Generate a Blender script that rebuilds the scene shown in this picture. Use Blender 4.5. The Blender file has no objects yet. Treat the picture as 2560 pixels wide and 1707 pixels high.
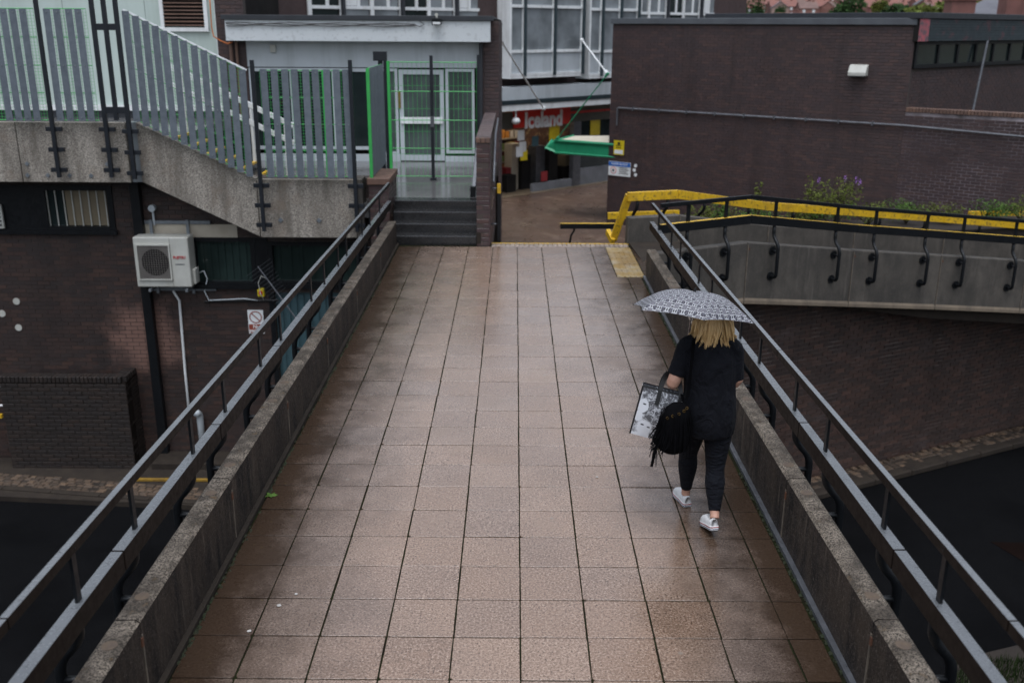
import bpy, bmesh, math, random
from mathutils import Vector, Matrix
random.seed(7)
sc = bpy.context.scene
COL = sc.collection
R_ = math.radians

# ------------------------------------------------------------------ camera
CAM_F, CAM_PITCH, CAM_ROLL, CAM_YAW = 2438.16, 0.312934, -0.0054624, -0.0016987
CAM_LOC = Vector((-0.0513, -4.6005, 3.4738))
def cam_axes():
    p, r, y = CAM_PITCH, CAM_ROLL, CAM_YAW
    fwd = Vector((math.sin(y)*math.cos(p), math.cos(y)*math.cos(p), -math.sin(p)))
    right = Vector((math.cos(y), -math.sin(y), 0))
    down = fwd.cross(right)
    return right*math.cos(r)+down*math.sin(r), -right*math.sin(r)+down*math.cos(r), fwd
CR, CD, CF = cam_axes()
cam = bpy.data.cameras.new('camera')
cam.lens = CAM_F/2560*36; cam.sensor_width = 36; cam.clip_start = .05; cam.clip_end = 3000
cam.dof.use_dof = True; cam.dof.focus_distance = 7.6; cam.dof.aperture_fstop = 1.8
camo = bpy.data.objects.new('camera', cam); COL.objects.link(camo)
camo.matrix_world = Matrix.Translation(CAM_LOC) @ Matrix((CR, -CD, -CF)).transposed().to_4x4()
sc.camera = camo

# ------------------------------------------------------------------ world, sun, exposure
SUN_EL, SUN_AZ = R_(74), R_(190)      # azimuth measured from +Y towards +X
w = bpy.data.worlds.new('World'); sc.world = w; w.use_nodes = True
nt = w.node_tree; nt.nodes.clear()
sky = nt.nodes.new('ShaderNodeTexSky'); sky.sky_type = 'NISHITA'; sky.sun_disc = False
sky.sun_elevation = SUN_EL; sky.sun_rotation = SUN_AZ; sky.air_density = 1.5; sky.dust_density = 5
bw = nt.nodes.new('ShaderNodeRGBToBW'); nt.links.new(sky.outputs[0], bw.inputs[0])
tint = nt.nodes.new('ShaderNodeMix'); tint.data_type = 'RGBA'; tint.blend_type = 'MULTIPLY'
tint.inputs[0].default_value = 1; nt.links.new(bw.outputs[0], tint.inputs[6]); tint.inputs[7].default_value = (.93, 1.0, 1.13, 1)
cl = nt.nodes.new('ShaderNodeMix'); cl.data_type = 'RGBA'; cl.inputs[0].default_value = .86
nt.links.new(sky.outputs[0], cl.inputs[6]); nt.links.new(tint.outputs[2], cl.inputs[7])
bg = nt.nodes.new('ShaderNodeBackground'); bg.inputs[1].default_value = .15
nt.links.new(cl.outputs[2], bg.inputs[0])
wo = nt.nodes.new('ShaderNodeOutputWorld'); nt.links.new(bg.outputs[0], wo.inputs[0])
sl = bpy.data.lights.new('sun', 'SUN'); sl.energy = .6; sl.angle = R_(35); sl.color = (1, .97, .93)
so = bpy.data.objects.new('sun', sl); COL.objects.link(so)
sd = Vector((math.sin(SUN_AZ)*math.cos(SUN_EL), math.cos(SUN_AZ)*math.cos(SUN_EL), math.sin(SUN_EL)))
so.rotation_euler = sd.to_track_quat('Z', 'Y').to_euler()
sc.view_settings.view_transform = 'Standard'; sc.view_settings.look = 'None'
sc.view_settings.gamma = 1; sc.view_settings.exposure = 0.53

# ------------------------------------------------------------------ surveying: point on a plane seen from the tripod
KS = 1.088435
def ray(dx, dy):
    return CR*((dx*KS-1280)/CAM_F) + CD*((dy*KS-853.5)/CAM_F) + CF
def onp(dx, dy, n, d):
    r = ray(dx, dy); n = Vector(n); return CAM_LOC + r*((d-n.dot(CAM_LOC))/n.dot(r))
def aX(dx, dy, x): return onp(dx, dy, (1, 0, 0), x)
def aY(dx, dy, y): return onp(dx, dy, (0, 1, 0), y)
def aZ(dx, dy, z): return onp(dx, dy, (0, 0, 1), z)
def depth(p): return (Vector(p)-CAM_LOC).dot(CF)
def seen(p, m=.06):
    v = Vector(p)-CAM_LOC; z = v.dot(CF)
    if z < .3: return False
    return abs(v.dot(CR)/z) < .525+m and abs(v.dot(CD)/z) < .35+m

# ------------------------------------------------------------------ node material helpers
def rgb(c): return (c[0], c[1], c[2], 1) if not isinstance(c, (int, float)) else (c, c, c, 1)
class NT:
    def __init__(s, name):
        s.m = bpy.data.materials.new(name); s.m.use_nodes = True; s.t = s.m.node_tree
        s.b = s.t.nodes['Principled BSDF']; s._pos = None
    def n(s, ty, **kw):
        nd = s.t.nodes.new(ty)
        for k, v in kw.items(): setattr(nd, k, v)
        return nd
    def put(s, sock, v):
        if v is None: return
        if hasattr(v, 'is_output'): s.t.links.new(v, sock)
        elif sock.type == 'RGBA': sock.default_value = rgb(v)
        else: sock.default_value = v
    def pos(s):
        if s._pos is None: s._pos = s.n('ShaderNodeNewGeometry').outputs['Position']
        return s._pos
    def obj(s): return s.n('ShaderNodeTexCoord').outputs['Object']
    def scaled(s, v, sc_):
        m = s.n('ShaderNodeMapping'); s.put(m.inputs[0], v); m.inputs['Scale'].default_value = sc_; return m.outputs[0]
    def noise(s, scale, detail=4, rough=.6, vec=None, dist=0):
        x = s.n('ShaderNodeTexNoise'); s.put(x.inputs['Vector'], vec if vec is not None else s.pos())
        x.inputs['Scale'].default_value = scale; x.inputs['Detail'].default_value = detail
        x.inputs['Roughness'].default_value = rough; x.inputs['Distortion'].default_value = dist
        return x.outputs[0]
    def voro(s, scale, vec=None, feat='F1', out=0):
        x = s.n('ShaderNodeTexVoronoi', feature=feat); s.put(x.inputs['Vector'], vec if vec is not None else s.pos())
        x.inputs['Scale'].default_value = scale; return x.outputs[out]
    def ramp(s, v, a, b, lo=0., hi=1.):
        x = s.n('ShaderNodeMapRange'); s.put(x.inputs[0], v)
        x.inputs[1].default_value = a; x.inputs[2].default_value = b; x.inputs[3].default_value = lo; x.inputs[4].default_value = hi
        return x.outputs[0]
    def math(s, op, a, b=None, clamp=False):
        x = s.n('ShaderNodeMath', operation=op); x.use_clamp = clamp
        s.put(x.inputs[0], a); s.put(x.inputs[1], b); return x.outputs[0]
    def mix(s, f, a, b, mode='MIX'):
        x = s.n('ShaderNodeMix', data_type='RGBA', blend_type=mode)
        s.put(x.inputs[0], f); s.put(x.inputs[6], a); s.put(x.inputs[7], b); return x.outputs[2]
    def sep(s, v):
        x = s.n('ShaderNodeSeparateXYZ'); s.put(x.inputs[0], v); return x.outputs
    def rnd(s):
        a = s.n('ShaderNodeObjectInfo').outputs['Random']; b = s.n('ShaderNodeNewGeometry').outputs['Random Per Island']
        return s.math('FRACT', s.math('ADD', a, b))
    def col(s, c): s.put(s.b.inputs['Base Color'], c)
    def rough(s, v): s.put(s.b.inputs['Roughness'], v)
    def bump(s, h, strength=.3, dist=.01):
        x = s.n('ShaderNodeBump'); x.inputs['Strength'].default_value = strength; x.inputs['Distance'].default_value = dist
        s.put(x.inputs['Height'], h); s.t.links.new(x.outputs[0], s.b.inputs['Normal'])
    def set(s, **kw):
        for k, v in kw.items(): s.put(s.b.inputs[k.replace('_', ' ')], v)
        return s
def M(name, c, c2=None, ns=3., rough=.6, rv=.12, bump=0., bs=80., metal=0., spec=.5, speck=None, streak=None, rnd=0., coat=0., tex='world'):
    """general weathered material: two-tone blotches, speckles, run-down streaks, micro relief"""
    t = NT(name); P = t.pos() if tex == 'world' else t.obj()
    c2 = c2 if c2 is not None else tuple(x*.72 for x in c)
    k = t.mix(t.ramp(t.noise(ns, 6, .65, P), .36, .64), c, c2)
    if speck: k = t.mix(t.ramp(t.noise(speck[1], 2, .6, P), .56, .64, 0, speck[2]), k, speck[0])
    if streak:
        k = t.mix(t.ramp(t.noise(1, 5, .7, t.scaled(P, (streak[1], streak[1], streak[1]*.09))), .48, .72, 0, streak[2]), k, streak[0])
    if rnd:
        k = t.mix(1., k, t.ramp(t.rnd(), 0, 1, 1-rnd, 1+rnd), 'MULTIPLY')
    t.col(k); t.rough(t.ramp(t.noise(ns*2.7, 5, .7, P), .3, .7, max(.02, rough-rv), min(1, rough+rv)))
    if bump: t.bump(t.noise(bs, 4, .6, P), bump, .006)
    t.set(Metallic=metal, Specular_IOR_Level=spec)
    if coat: t.set(Coat_Weight=coat, Coat_Roughness=.12)
    return t.m

# --- special materials
def mat_slab():
    t = NT('paving_slab'); P = t.pos(); r = t.rnd(); x, y, z = t.sep(P)
    base = t.mix(r, (.232, .147, .1), (.272, .182, .13))
    base = t.mix(t.ramp(t.math('FRACT', t.math('MULTIPLY', r, 7.3)), .5, 1., 0, .5), base, (.195, .138, .11))
    base = t.mix(t.ramp(t.noise(1.1, 5, .6), .4, .68, 0, .4), base, (.15, .096, .07))
    g1 = t.noise(72, 3, .85); g2 = t.noise(210, 2, .7); grit = t.math('ADD', t.math('MULTIPLY', g1, .72), t.math('MULTIPLY', g2, .28))
    k = t.mix(t.ramp(grit, .4, .485, .9, 0), base, (.03, .018, .012))
    k = t.mix(t.ramp(grit, .525, .61, 0, .8), k, (.46, .36, .29))
    # gutter silt and algae, plus edge shade and vignette painted in, old stains
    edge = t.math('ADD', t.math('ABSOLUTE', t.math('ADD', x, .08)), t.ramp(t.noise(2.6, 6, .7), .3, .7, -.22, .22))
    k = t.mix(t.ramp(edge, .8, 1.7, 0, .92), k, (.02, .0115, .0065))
    k = t.mix(t.ramp(t.noise(24, 3, .6), .67, .72, 0, .5), k, (.08, .06, .022))
    k = t.mix(t.ramp(t.noise(.55, 4, .6), .5, .7, 0, .16), k, (.07, .045, .03))
    sp = t.voro(3.1); sr = t.voro(3.1, None, 'F1', 1)
    k = t.mix(t.math('MULTIPLY', t.math('LESS_THAN', sp, .055), t.ramp(sr, .55, .6, 0, .7)), k, (.2, .17, .14))
    k = t.mix(t.ramp(t.noise(7, 6, .75), .62, .7, 0, .3), k, (.07, .048, .035))
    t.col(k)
    wet = t.noise(1.6, 6, .7)
    t.rough(t.ramp(wet, .34, .66, .16, .36)); t.bump(t.math('ADD', grit, t.math('MULTIPLY', t.noise(9, 3), .6)), .3, .003)
    drym = t.ramp(edge, .95, 1.75, 1, .12); t.set(Specular_IOR_Level=t.math('MULTIPLY', drym, .5), Coat_Weight=t.math('MULTIPLY', drym, t.ramp(t.noise(.9, 5, .65), .34, .62, .75, 1.)), Coat_Roughness=.2, Coat_IOR=1.5); return t.m
def mat_parapet(top):
    t = NT('lichened_concrete_top' if top else 'stained_concrete'); P = t.pos()
    g = t.math('ADD', t.math('MULTIPLY', t.noise(78, 3, .8), .6), t.math('MULTIPLY', t.noise(190, 2, .7), .4))
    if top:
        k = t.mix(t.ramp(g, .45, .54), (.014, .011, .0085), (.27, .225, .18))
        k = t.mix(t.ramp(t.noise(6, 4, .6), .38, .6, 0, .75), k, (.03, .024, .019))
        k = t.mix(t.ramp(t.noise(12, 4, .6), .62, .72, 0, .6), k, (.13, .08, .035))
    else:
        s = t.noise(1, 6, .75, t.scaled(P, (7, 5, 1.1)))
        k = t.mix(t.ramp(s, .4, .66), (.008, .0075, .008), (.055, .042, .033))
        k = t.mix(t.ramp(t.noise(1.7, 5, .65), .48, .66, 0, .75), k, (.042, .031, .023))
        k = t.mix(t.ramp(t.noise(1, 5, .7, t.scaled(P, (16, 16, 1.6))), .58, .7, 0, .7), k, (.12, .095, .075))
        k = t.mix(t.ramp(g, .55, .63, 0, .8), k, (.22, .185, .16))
    t.col(k); t.rough(t.ramp(t.noise(30), .3, .7, .5, .8)); t.bump(g, .6, .005); t.set(Specular_IOR_Level=.2); return t.m
def mat_ramp_concrete():
    t = NT('ramp_concrete'); P = t.pos()
    k = t.mix(t.ramp(t.noise(1, 6, .7, t.scaled(P, (3, 3, .9))), .36, .66), (.042, .037, .031), (.095, .082, .068))
    k = t.mix(t.ramp(t.noise(1.6, 6, .7), .44, .64, 0, .8), k, (.035, .031, .027))
    k = t.mix(t.ramp(t.noise(1, 5, .7, t.scaled(P, (9, 9, .7))), .58, .7, 0, .45), k, (.15, .13, .11))
    k = t.mix(t.ramp(t.noise(120, 3, .7), .58, .66, 0, .4), k, (.28, .25, .21))
    t.col(k); t.rough(.72); t.bump(t.noise(90, 4), .25, .004); return t.m
def mat_pebbledash():
    t = NT('exposed_aggregate'); P = t.pos(); g = t.noise(75, 3, .8)
    k = t.mix(t.ramp(g, .42, .6), (.12, .105, .088), (.5, .45, .385))
    k = t.mix(t.ramp(t.noise(1, 5, .6, t.scaled(P, (4, 4, .6))), .42, .66, 0, .75), k, (.1, .085, .068))
    k = t.mix(t.ramp(t.noise(2.1, 4), .55, .7, 0, .5), k, (.2, .15, .11))
    t.col(k); t.rough(.8); t.bump(g, .6, .006); return t.m
def mat_brick(name, a, b, c, patch=None, light=None, rough=.62):
    t = NT(name); P = t.pos(); r = t.rnd()
    k = t.mix(t.ramp(r, .1, .6), a, b)
    k = t.mix(t.ramp(t.math('FRACT', t.math('MULTIPLY', r, 5.7)), .66, 1., 0, .9), k, c)
    k = t.mix(t.ramp(t.noise(60, 4, .7), .5, .7, 0, .5), k, tuple(x*.45 for x in b))
    k = t.mix(t.ramp(t.noise(.8, 5, .65), .46, .7, 0, .5), k, tuple(x*.5 for x in a))
    if patch:
        (px, py, pz), rad, pc = patch
        d = t.n('ShaderNodeVectorMath', operation='DISTANCE'); t.put(d.inputs[0], P); d.inputs[1].default_value = (px, py, pz)
        f = t.math('ADD', d.outputs['Value'], t.ramp(t.noise(2.5, 4), .3, .7, -.3, .3))
        k = t.mix(t.ramp(f, rad*.35, rad, .85, 0), k, pc)
    k = t.mix(t.ramp(t.noise(1, 5, .7, t.scaled(P, (1.6, 1.6, .16))), .52, .7, 0, .55), k, tuple(x*.4 for x in b))
    k = t.mix(t.ramp(t.noise(2.6, 5, .75), .62, .72, 0, .35), k, tuple(min(1, x*2.2) for x in c))
    if light: k = t.mix(t.ramp(t.noise(1.2, 5, .7), .56, .7, 0, light[1]), k, light[0])
    t.col(k); t.rough(t.ramp(t.noise(9, 4), .3, .7, rough-.15, rough+.15)); t.bump(t.noise(130, 4), .35, .003); return t.m
def mat_glass(name, c=(.02, .03, .03), rough=.06):
    t = NT(name); t.col(t.mix(t.ramp(t.noise(.9, 3), .4, .65), c, tuple(x*.55 for x in c))); t.rough(rough)
    t.set(Specular_IOR_Level=.6); return t.m
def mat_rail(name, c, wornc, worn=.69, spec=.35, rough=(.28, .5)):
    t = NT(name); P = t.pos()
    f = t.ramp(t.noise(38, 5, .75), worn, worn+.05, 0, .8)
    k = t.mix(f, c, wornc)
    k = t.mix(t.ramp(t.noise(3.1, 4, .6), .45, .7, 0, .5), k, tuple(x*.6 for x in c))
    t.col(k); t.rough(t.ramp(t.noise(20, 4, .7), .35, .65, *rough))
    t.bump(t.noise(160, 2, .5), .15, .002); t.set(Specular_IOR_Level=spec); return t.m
def mat_asphalt(name, c, spk):
    t = NT(name); g = t.noise(55, 3, .8)
    k = t.mix(t.ramp(g, .45, .62), c, spk); k = t.mix(t.ramp(t.noise(.6, 5, .6), .45, .65, 0, .6), k, tuple(x*.6 for x in c))
    t.col(k); t.rough(t.ramp(t.noise(1.1, 5), .35, .65, .7, .9)); t.bump(g, .8, .008); t.set(Specular_IOR_Level=.03); return t.m

MT = {}
MT['slab'] = mat_slab(); MT['joint'] = M('joint_soil', (.012, .009, .0065), (.013, .018, .006), 5, .95, 0, .4, 120, spec=.05)
MT['ptop'] = mat_parapet(True); MT['pside'] = mat_parapet(False); MT['rampc'] = mat_ramp_concrete(); MT['dash'] = mat_pebbledash()
MT['rail'] = mat_rail('bronze_rail_paint', (.013, .0088, .0068), (.04, .04, .04), .72, .14, (.4, .6))
MT['railtop'] = mat_rail('painted_sheen_flaked_rail_top', (.13, .138, .146), (.03, .03, .03), .6, .6, (.15, .35))  # pale sky sheen painted into the top-face colour; dark flakes are wear
MT['black'] = mat_rail('black_paint', (.0065, .0075, .009), (.016, .018, .02), .74, .3, (.3, .5))
MT['navy'] = M('navy_steel_paint', (.008, .011, .016), (.006, .008, .012), 4, .42, .1, .1, 90)
MT['yellow'] = M('yellow_paint', (.7, .43, .014), (.56, .33, .014), 5, .4, .1, .1, 90, speck=((.1, .075, .03), 22, .7), streak=((.2, .13, .04), 9, .4))
MT['slat'] = M('galvanised_slat', (.155, .18, .205), (.12, .14, .165), 9, .5, .12, .06, 140, metal=.25, rnd=.08)
MT['green'] = M('green_wire', (.05, .42, .09), (.04, .34, .08), 6, .4)
MT['greytrim'] = M('grey_painted_trim', (.5, .54, .57), (.45, .49, .51), 1.5, .45, streak=((.2, .21, .21), 3, .35))
MT['fascia'] = M('grey_fascia_sheet', (.6, .63, .64), (.55, .58, .59), .8, .5, .1, speck=((.25, .25, .25), 12, .25))
MT['darktrim'] = M('dark_roof_edge', (.022, .025, .03), (.03, .033, .04), 3, .5)
MT['mint'] = M('mint_wall_panel', (.5, .58, .54), (.45, .53, .49), .7, .55, streak=((.28, .33, .28), 2.5, .4))
MT['white'] = M('white_paint', (.8, .82, .82), (.7, .72, .72), 3, .45, streak=((.35, .33, .3), 5, .4))
MT['offwhite'] = M('aged_white_plastic', (.5, .5, .455), (.44, .44, .4), 4, .42, streak=((.3, .27, .2), 6, .3))
MT['cream'] = M('cream_board', (.5, .45, .36), (.42, .37, .29), 3, .6)
MT['glass'] = mat_glass('dark_window_glass'); MT['glassg'] = mat_glass('green_window_glass', (.03, .05, .045)); MT['glassd'] = mat_glass('door_glass', (.1, .125, .12), .15)
MT['glassl'] = mat_glass('pale_window_glass', (.24, .265, .28), .12)
MT['mortar'] = M('dark_mortar', (.06, .045, .038), (.045, .036, .032), 2, .85, 0, .3, 120)
MT['mortarl'] = M('limey_mortar', (.15, .105, .085), (.06, .046, .038), .8, .85, 0, .3, 120, speck=((.26, .22, .2), 1.6, .8))
MT['mortarw'] = M('white_lime_mortar', (.34, .3, .32), (.06, .05, .05), .7, .85, 0, .3, 120)
MT['brickL'] = mat_brick('purple_brown_brick', (.045, .024, .019), (.029, .019, .017), (.062, .032, .023), patch=((-6.75, 12.3, -1.95), .85, (.2, .11, .085)))
MT['brickB'] = mat_brick('dark_blue_brown_brick', (.02, .0125, .0095), (.015, .0105, .009), (.028, .017, .012))
MT['brickR'] = mat_brick('red_brown_brick', (.062, .034, .026), (.04, .026, .022), (.085, .045, .033), light=((.1, .074, .07), .4))
MT['brickF'] = mat_brick('plum_brick', (.064, .038, .036), (.05, .033, .034), (.08, .045, .039))
MT['brickP'] = mat_brick('glazed_plum_brick', (.07, .038, .034), (.05, .03, .032), (.085, .05, .042), light=((.16, .12, .12), .4), rough=.4)
MT['brickW'] = mat_brick('limey_plum_brick', (.06, .035, .034), (.048, .03, .032), (.07, .042, .038))
MT['brickO'] = mat_brick('coping_brick', (.15, .085, .06), (.11, .065, .05), (.17, .1, .07))
MT['asphalt'] = mat_asphalt('wet_asphalt', (.0026, .0027, .0032), (.008, .0082, .0088))
MT['street'] = M('brown_street_paving', (.11, .068, .048), (.08, .052, .04), .5, .34, .14, .2, 60, speck=((.26, .19, .14), 2.5, .3))
MT['wetstep'] = M('wet_dark_step', (.012, .012, .013), (.02, .019, .019), 3, .26, .12, .2, 70, spec=.6)
MT['wetfloor'] = M('wet_landing_floor', (.13, .128, .126), (.09, .088, .088), 1.3, .14, .08, .06, 60, spec=.7)
MT['kerb'] = M('kerb_concrete', (.034, .027, .021), (.024, .019, .016), 4, .85, .1, .4, 90, spec=.15)
MT['sett'] = M('stone_sett', (.085, .052, .03), (.05, .035, .024), 6, .7, .1, .5, 60, rnd=.5)
MT['moss'] = M('moss', (.014, .024, .006), (.02, .019, .008), 30, .9, 0, .8, 200)
MT['leafg'] = M('green_leaf', (.065, .12, .022), (.045, .09, .018), 12, .7, rnd=.45, spec=.15)
MT['leafd'] = M('dark_foliage', (.028, .055, .016), (.02, .04, .013), .3, .8, rnd=.5, spec=.1)
MT['leafl'] = M('olive_foliage', (.095, .105, .022), (.065, .085, .018), .3, .8, rnd=.5, spec=.1)
MT['bark'] = M('bark', (.06, .045, .03), None, 6, .85, .05, .5, 50)
MT['purple'] = M('purple_flower', (.3, .13, .45), (.22, .09, .36), 20, .6)
MT['teal'] = M('teal_door_paint', (.055, .11, .125), (.045, .09, .105), 3, .45, streak=((.03, .05, .055), 6, .5))
MT['red'] = M('red_sign', (.62, .035, .025), (.55, .03, .02), 1, .35); MT['redd'] = M('red_display', (.3, .03, .035), None, 2, .5)
MT['dark'] = M('dark_interior', (.015, .014, .014), (.022, .02, .019), 1.2, .9, spec=.1); MT['soil'] = M('planting_soil', (.02, .014, .01), None, 3, .95, 0, .6, 30)
MT['tan'] = M('tan_blind', (.2, .16, .1), (.16, .13, .085), 2, .7); MT['grille'] = M('fan_grille', (.18, .165, .15), None, 5, .5)
MT['galv'] = M('galvanised_channel', (.25, .27, .29), (.18, .2, .22), 14, .45, .1, metal=.6)
MT['orange'] = M('orange_cable', (.6, .16, .03), None, 5, .5); MT['cable'] = M('black_cable', (.01, .01, .011), None, 5, .5)
MT['awn'] = M('green_awning', (.012, .26, .12), (.01, .2, .095), 2, .55); MT['slate'] = M('slate_cladding', (.03, .045, .052), (.022, .034, .04), 3, .55, speck=((.25, .05, .06), 3.2, .25), rnd=.15)
MT['peel'] = M('peeling_pink_paint', (.5, .1, .12), (.06, .08, .09), 5, .6)
MT['metal'] = M('worn_grey_steel', (.16, .165, .18), (.11, .115, .125), 8, .38, .12, metal=.5)
MT['blue'] = M('blue_sign', (.02, .14, .5), None, 1, .4); MT['signy'] = M('yellow_sign', (.72, .56, .02), None, 2, .4)
MT['maroon'] = M('brown_red_sign', (.3, .07, .045), None, 1, .4)
# ------------------------------------------------------------------ mesh builder
class MB:
    def __init__(s): s.v = []; s.f = []; s.mi = []
    def add(s, vs, fs, mi=0):
        o = len(s.v); s.v += [tuple(p) for p in vs]
        for f in fs: s.f.append(tuple(o+i for i in f)); s.mi.append(mi)
        return s
    def obox(s, c, ax, ay, az, mi=0, top=None):
        """box from centre and three half-axis vectors; optional other material on the +az face"""
        c = Vector(c); ax = Vector(ax); ay = Vector(ay); az = Vector(az)
        vs = [c+ax*i+ay*j+az*k for k in (-1, 1) for j in (-1, 1) for i in (-1, 1)]
        fs = [(0, 2, 3, 1), (4, 5, 7, 6), (0, 1, 5, 4), (2, 6, 7, 3), (0, 4, 6, 2), (1, 3, 7, 5)]
        if ax.cross(ay).dot(az) < 0: fs = [f[::-1] for f in fs]
        o = len(s.v); s.add(vs, fs, mi)
        if top is not None: s.mi[-5] = top
        return s
    def box(s, x0, x1, y0, y1, z0, z1, mi=0, top=None):
        return s.obox(((x0+x1)/2, (y0+y1)/2, (z0+z1)/2), ((x1-x0)/2, 0, 0), (0, (y1-y0)/2, 0), (0, 0, (z1-z0)/2), mi, top)
    def beam(s, a, b, w, h, up=(0, 0, 1), mi=0, top=None):
        a = Vector(a); b = Vector(b); d = (b-a); side = d.cross(Vector(up)).normalized(); u = side.cross(d).normalized()
        return s.obox((a+b)/2, d/2, side*(-w/2), u*(h/2), mi, top)
    def tube(s, pts, r, n=8, mi=0, caps=True):
        pts = [Vector(p) for p in pts]; rs = r if isinstance(r, (list, tuple)) else [r]*len(pts)
        o = len(s.v); ref = None
        for i, p in enumerate(pts):
            t = (pts[min(i+1, len(pts)-1)]-pts[max(i-1, 0)]).normalized()
            if ref is None: ref = t.orthogonal().normalized()
            ref = (ref-t*ref.dot(t)).normalized(); bi = t.cross(ref)
            for k in range(n):
                a = 2*math.pi*k/n; s.v.append(tuple(p+(ref*math.cos(a)+bi*math.sin(a))*rs[i]))
        for i in range(len(pts)-1):
            for k in range(n):
                k2 = (k+1) % n; s.f.append((o+i*n+k, o+i*n+k2, o+(i+1)*n+k2, o+(i+1)*n+k)); s.mi.append(mi)
        if caps:
            s.f.append(tuple(o+k for k in range(n))[::-1]); s.mi.append(mi)
            e = o+(len(pts)-1)*n; s.f.append(tuple(e+k for k in range(n))); s.mi.append(mi)
        return s
    def disc(s, c, nrm, r, th, n=14, mi=0):
        nrm = Vector(nrm).normalized(); c = Vector(c); return s.tube([c, c+nrm*th], r, n, mi)
    def prism(s, poly, ext, mi=0):
        """closed planar polygon (list of 3D points) extruded by vector ext"""
        n = len(poly); P = [Vector(p) for p in poly]; e = Vector(ext)
        vs = P+[p+e for p in P]
        nr = Vector((0, 0, 0))
        for i in range(n): nr += P[i].cross(P[(i+1) % n])
        fs = [tuple(range(n)), tuple(range(2*n-1, n-1, -1))]+[(i, i+n, (i+1) % n+n, (i+1) % n) for i in range(n)]
        if nr.dot(e) > 0: fs = [f[::-1] for f in fs]
        return s.add(vs, fs, mi)
    def loft(s, rings, caps=True, mi=0):
        n = len(rings[0]); o = len(s.v)
        for r in rings: s.v += [tuple(p) for p in r]
        for i in range(len(rings)-1):
            for k in range(n):
                k2 = (k+1) % n; s.f.append((o+i*n+k, o+i*n+k2, o+(i+1)*n+k2, o+(i+1)*n+k)); s.mi.append(mi)
        if caps:
            s.f.append(tuple(o+k for k in range(n))[::-1]); s.mi.append(mi)
            e = o+(len(rings)-1)*n; s.f.append(tuple(e+k for k in range(n))); s.mi.append(mi)
        return s
    def mesh(s, name, mats, smooth=False):
        me = bpy.data.meshes.new(name); me.from_pydata(s.v, [], s.f)
        for m in (mats if isinstance(mats, (list, tuple)) else [mats]): me.materials.append(m)
        me.polygons.foreach_set('material_index', s.mi)
        if smooth: me.polygons.foreach_set('use_smooth', [True]*len(me.polygons))
        me.update(); return me
    def build(s, name, mats, parent=None, smooth=False, bevel=0, sub=0, **tags):
        o = bpy.data.objects.new(name, s.mesh(name, mats, smooth)); COL.objects.link(o); attach(o, parent)
        if bevel:
            b = o.modifiers.new('bevel', 'BEVEL'); b.width = bevel; b.segments = 2; b.limit_method = 'ANGLE'
        if sub: u = o.modifiers.new('sub', 'SUBSURF'); u.levels = u.render_levels = sub
        return tag(o, **tags)
def attach(o, parent):
    if parent is not None:
        o.parent = parent
        o.matrix_parent_inverse = world_of(parent).inverted()
def world_of(o):
    m = Matrix.Translation(o.location) @ o.rotation_euler.to_matrix().to_4x4()
    return m if o.parent is None else world_of(o.parent) @ o.matrix_parent_inverse @ m
def tag(o, label=None, cat=None, group=None, kind=None):
    if label: o['label'] = label
    if cat: o['category'] = cat
    if group: o['group'] = group
    if kind: o['kind'] = kind
    return o
def thing(name, loc, label=None, cat=None, group=None, kind=None):
    o = bpy.data.objects.new(name, None); COL.objects.link(o); o.location = loc; o.empty_display_size = .2
    return tag(o, label, cat, group, kind)
def inst(name, me, parent, mat4=None, **tags):
    o = bpy.data.objects.new(name, me); COL.objects.link(o)
    if mat4 is not None: o.matrix_world = mat4
    if parent is not None:
        o.parent = parent; o.matrix_parent_inverse = world_of(parent).inverted()
    return tag(o, **tags)
def frame(o, x, y, z):
    m = Matrix((x, y, z)).transposed().to_4x4(); m.translation = o; return m
def arc(p0, p1, p2, n=5):
    """quadratic bend through control point p1"""
    p0, p1, p2 = Vector(p0), Vector(p1), Vector(p2)
    return [p0*(1-t)**2+p1*2*t*(1-t)+p2*t*t for t in [i/n for i in range(n+1)]]
def piece_mesh(w, h, d, ch, mat, name):
    """chamfered tile: face in the local XZ plane looking along -Y, depth d; origin at face centre"""
    x, z = w/2, h/2; b = MB()
    vs = [(-x+ch, 0, -z+ch), (x-ch, 0, -z+ch), (x-ch, 0, z-ch), (-x+ch, 0, z-ch),
          (-x, ch, -z), (x, ch, -z), (x, ch, z), (-x, ch, z), (-x, d, -z), (x, d, -z), (x, d, z), (-x, d, z)]
    fs = [(0, 1, 2, 3)]
    for a in (0, 4):
        for i in range(4):
            j = (i+1) % 4; fs.append((a+4+i, a+4+j, a+j, a+i))
    b.add(vs, fs); return b.mesh(name, mat)
_pc = {}
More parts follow.
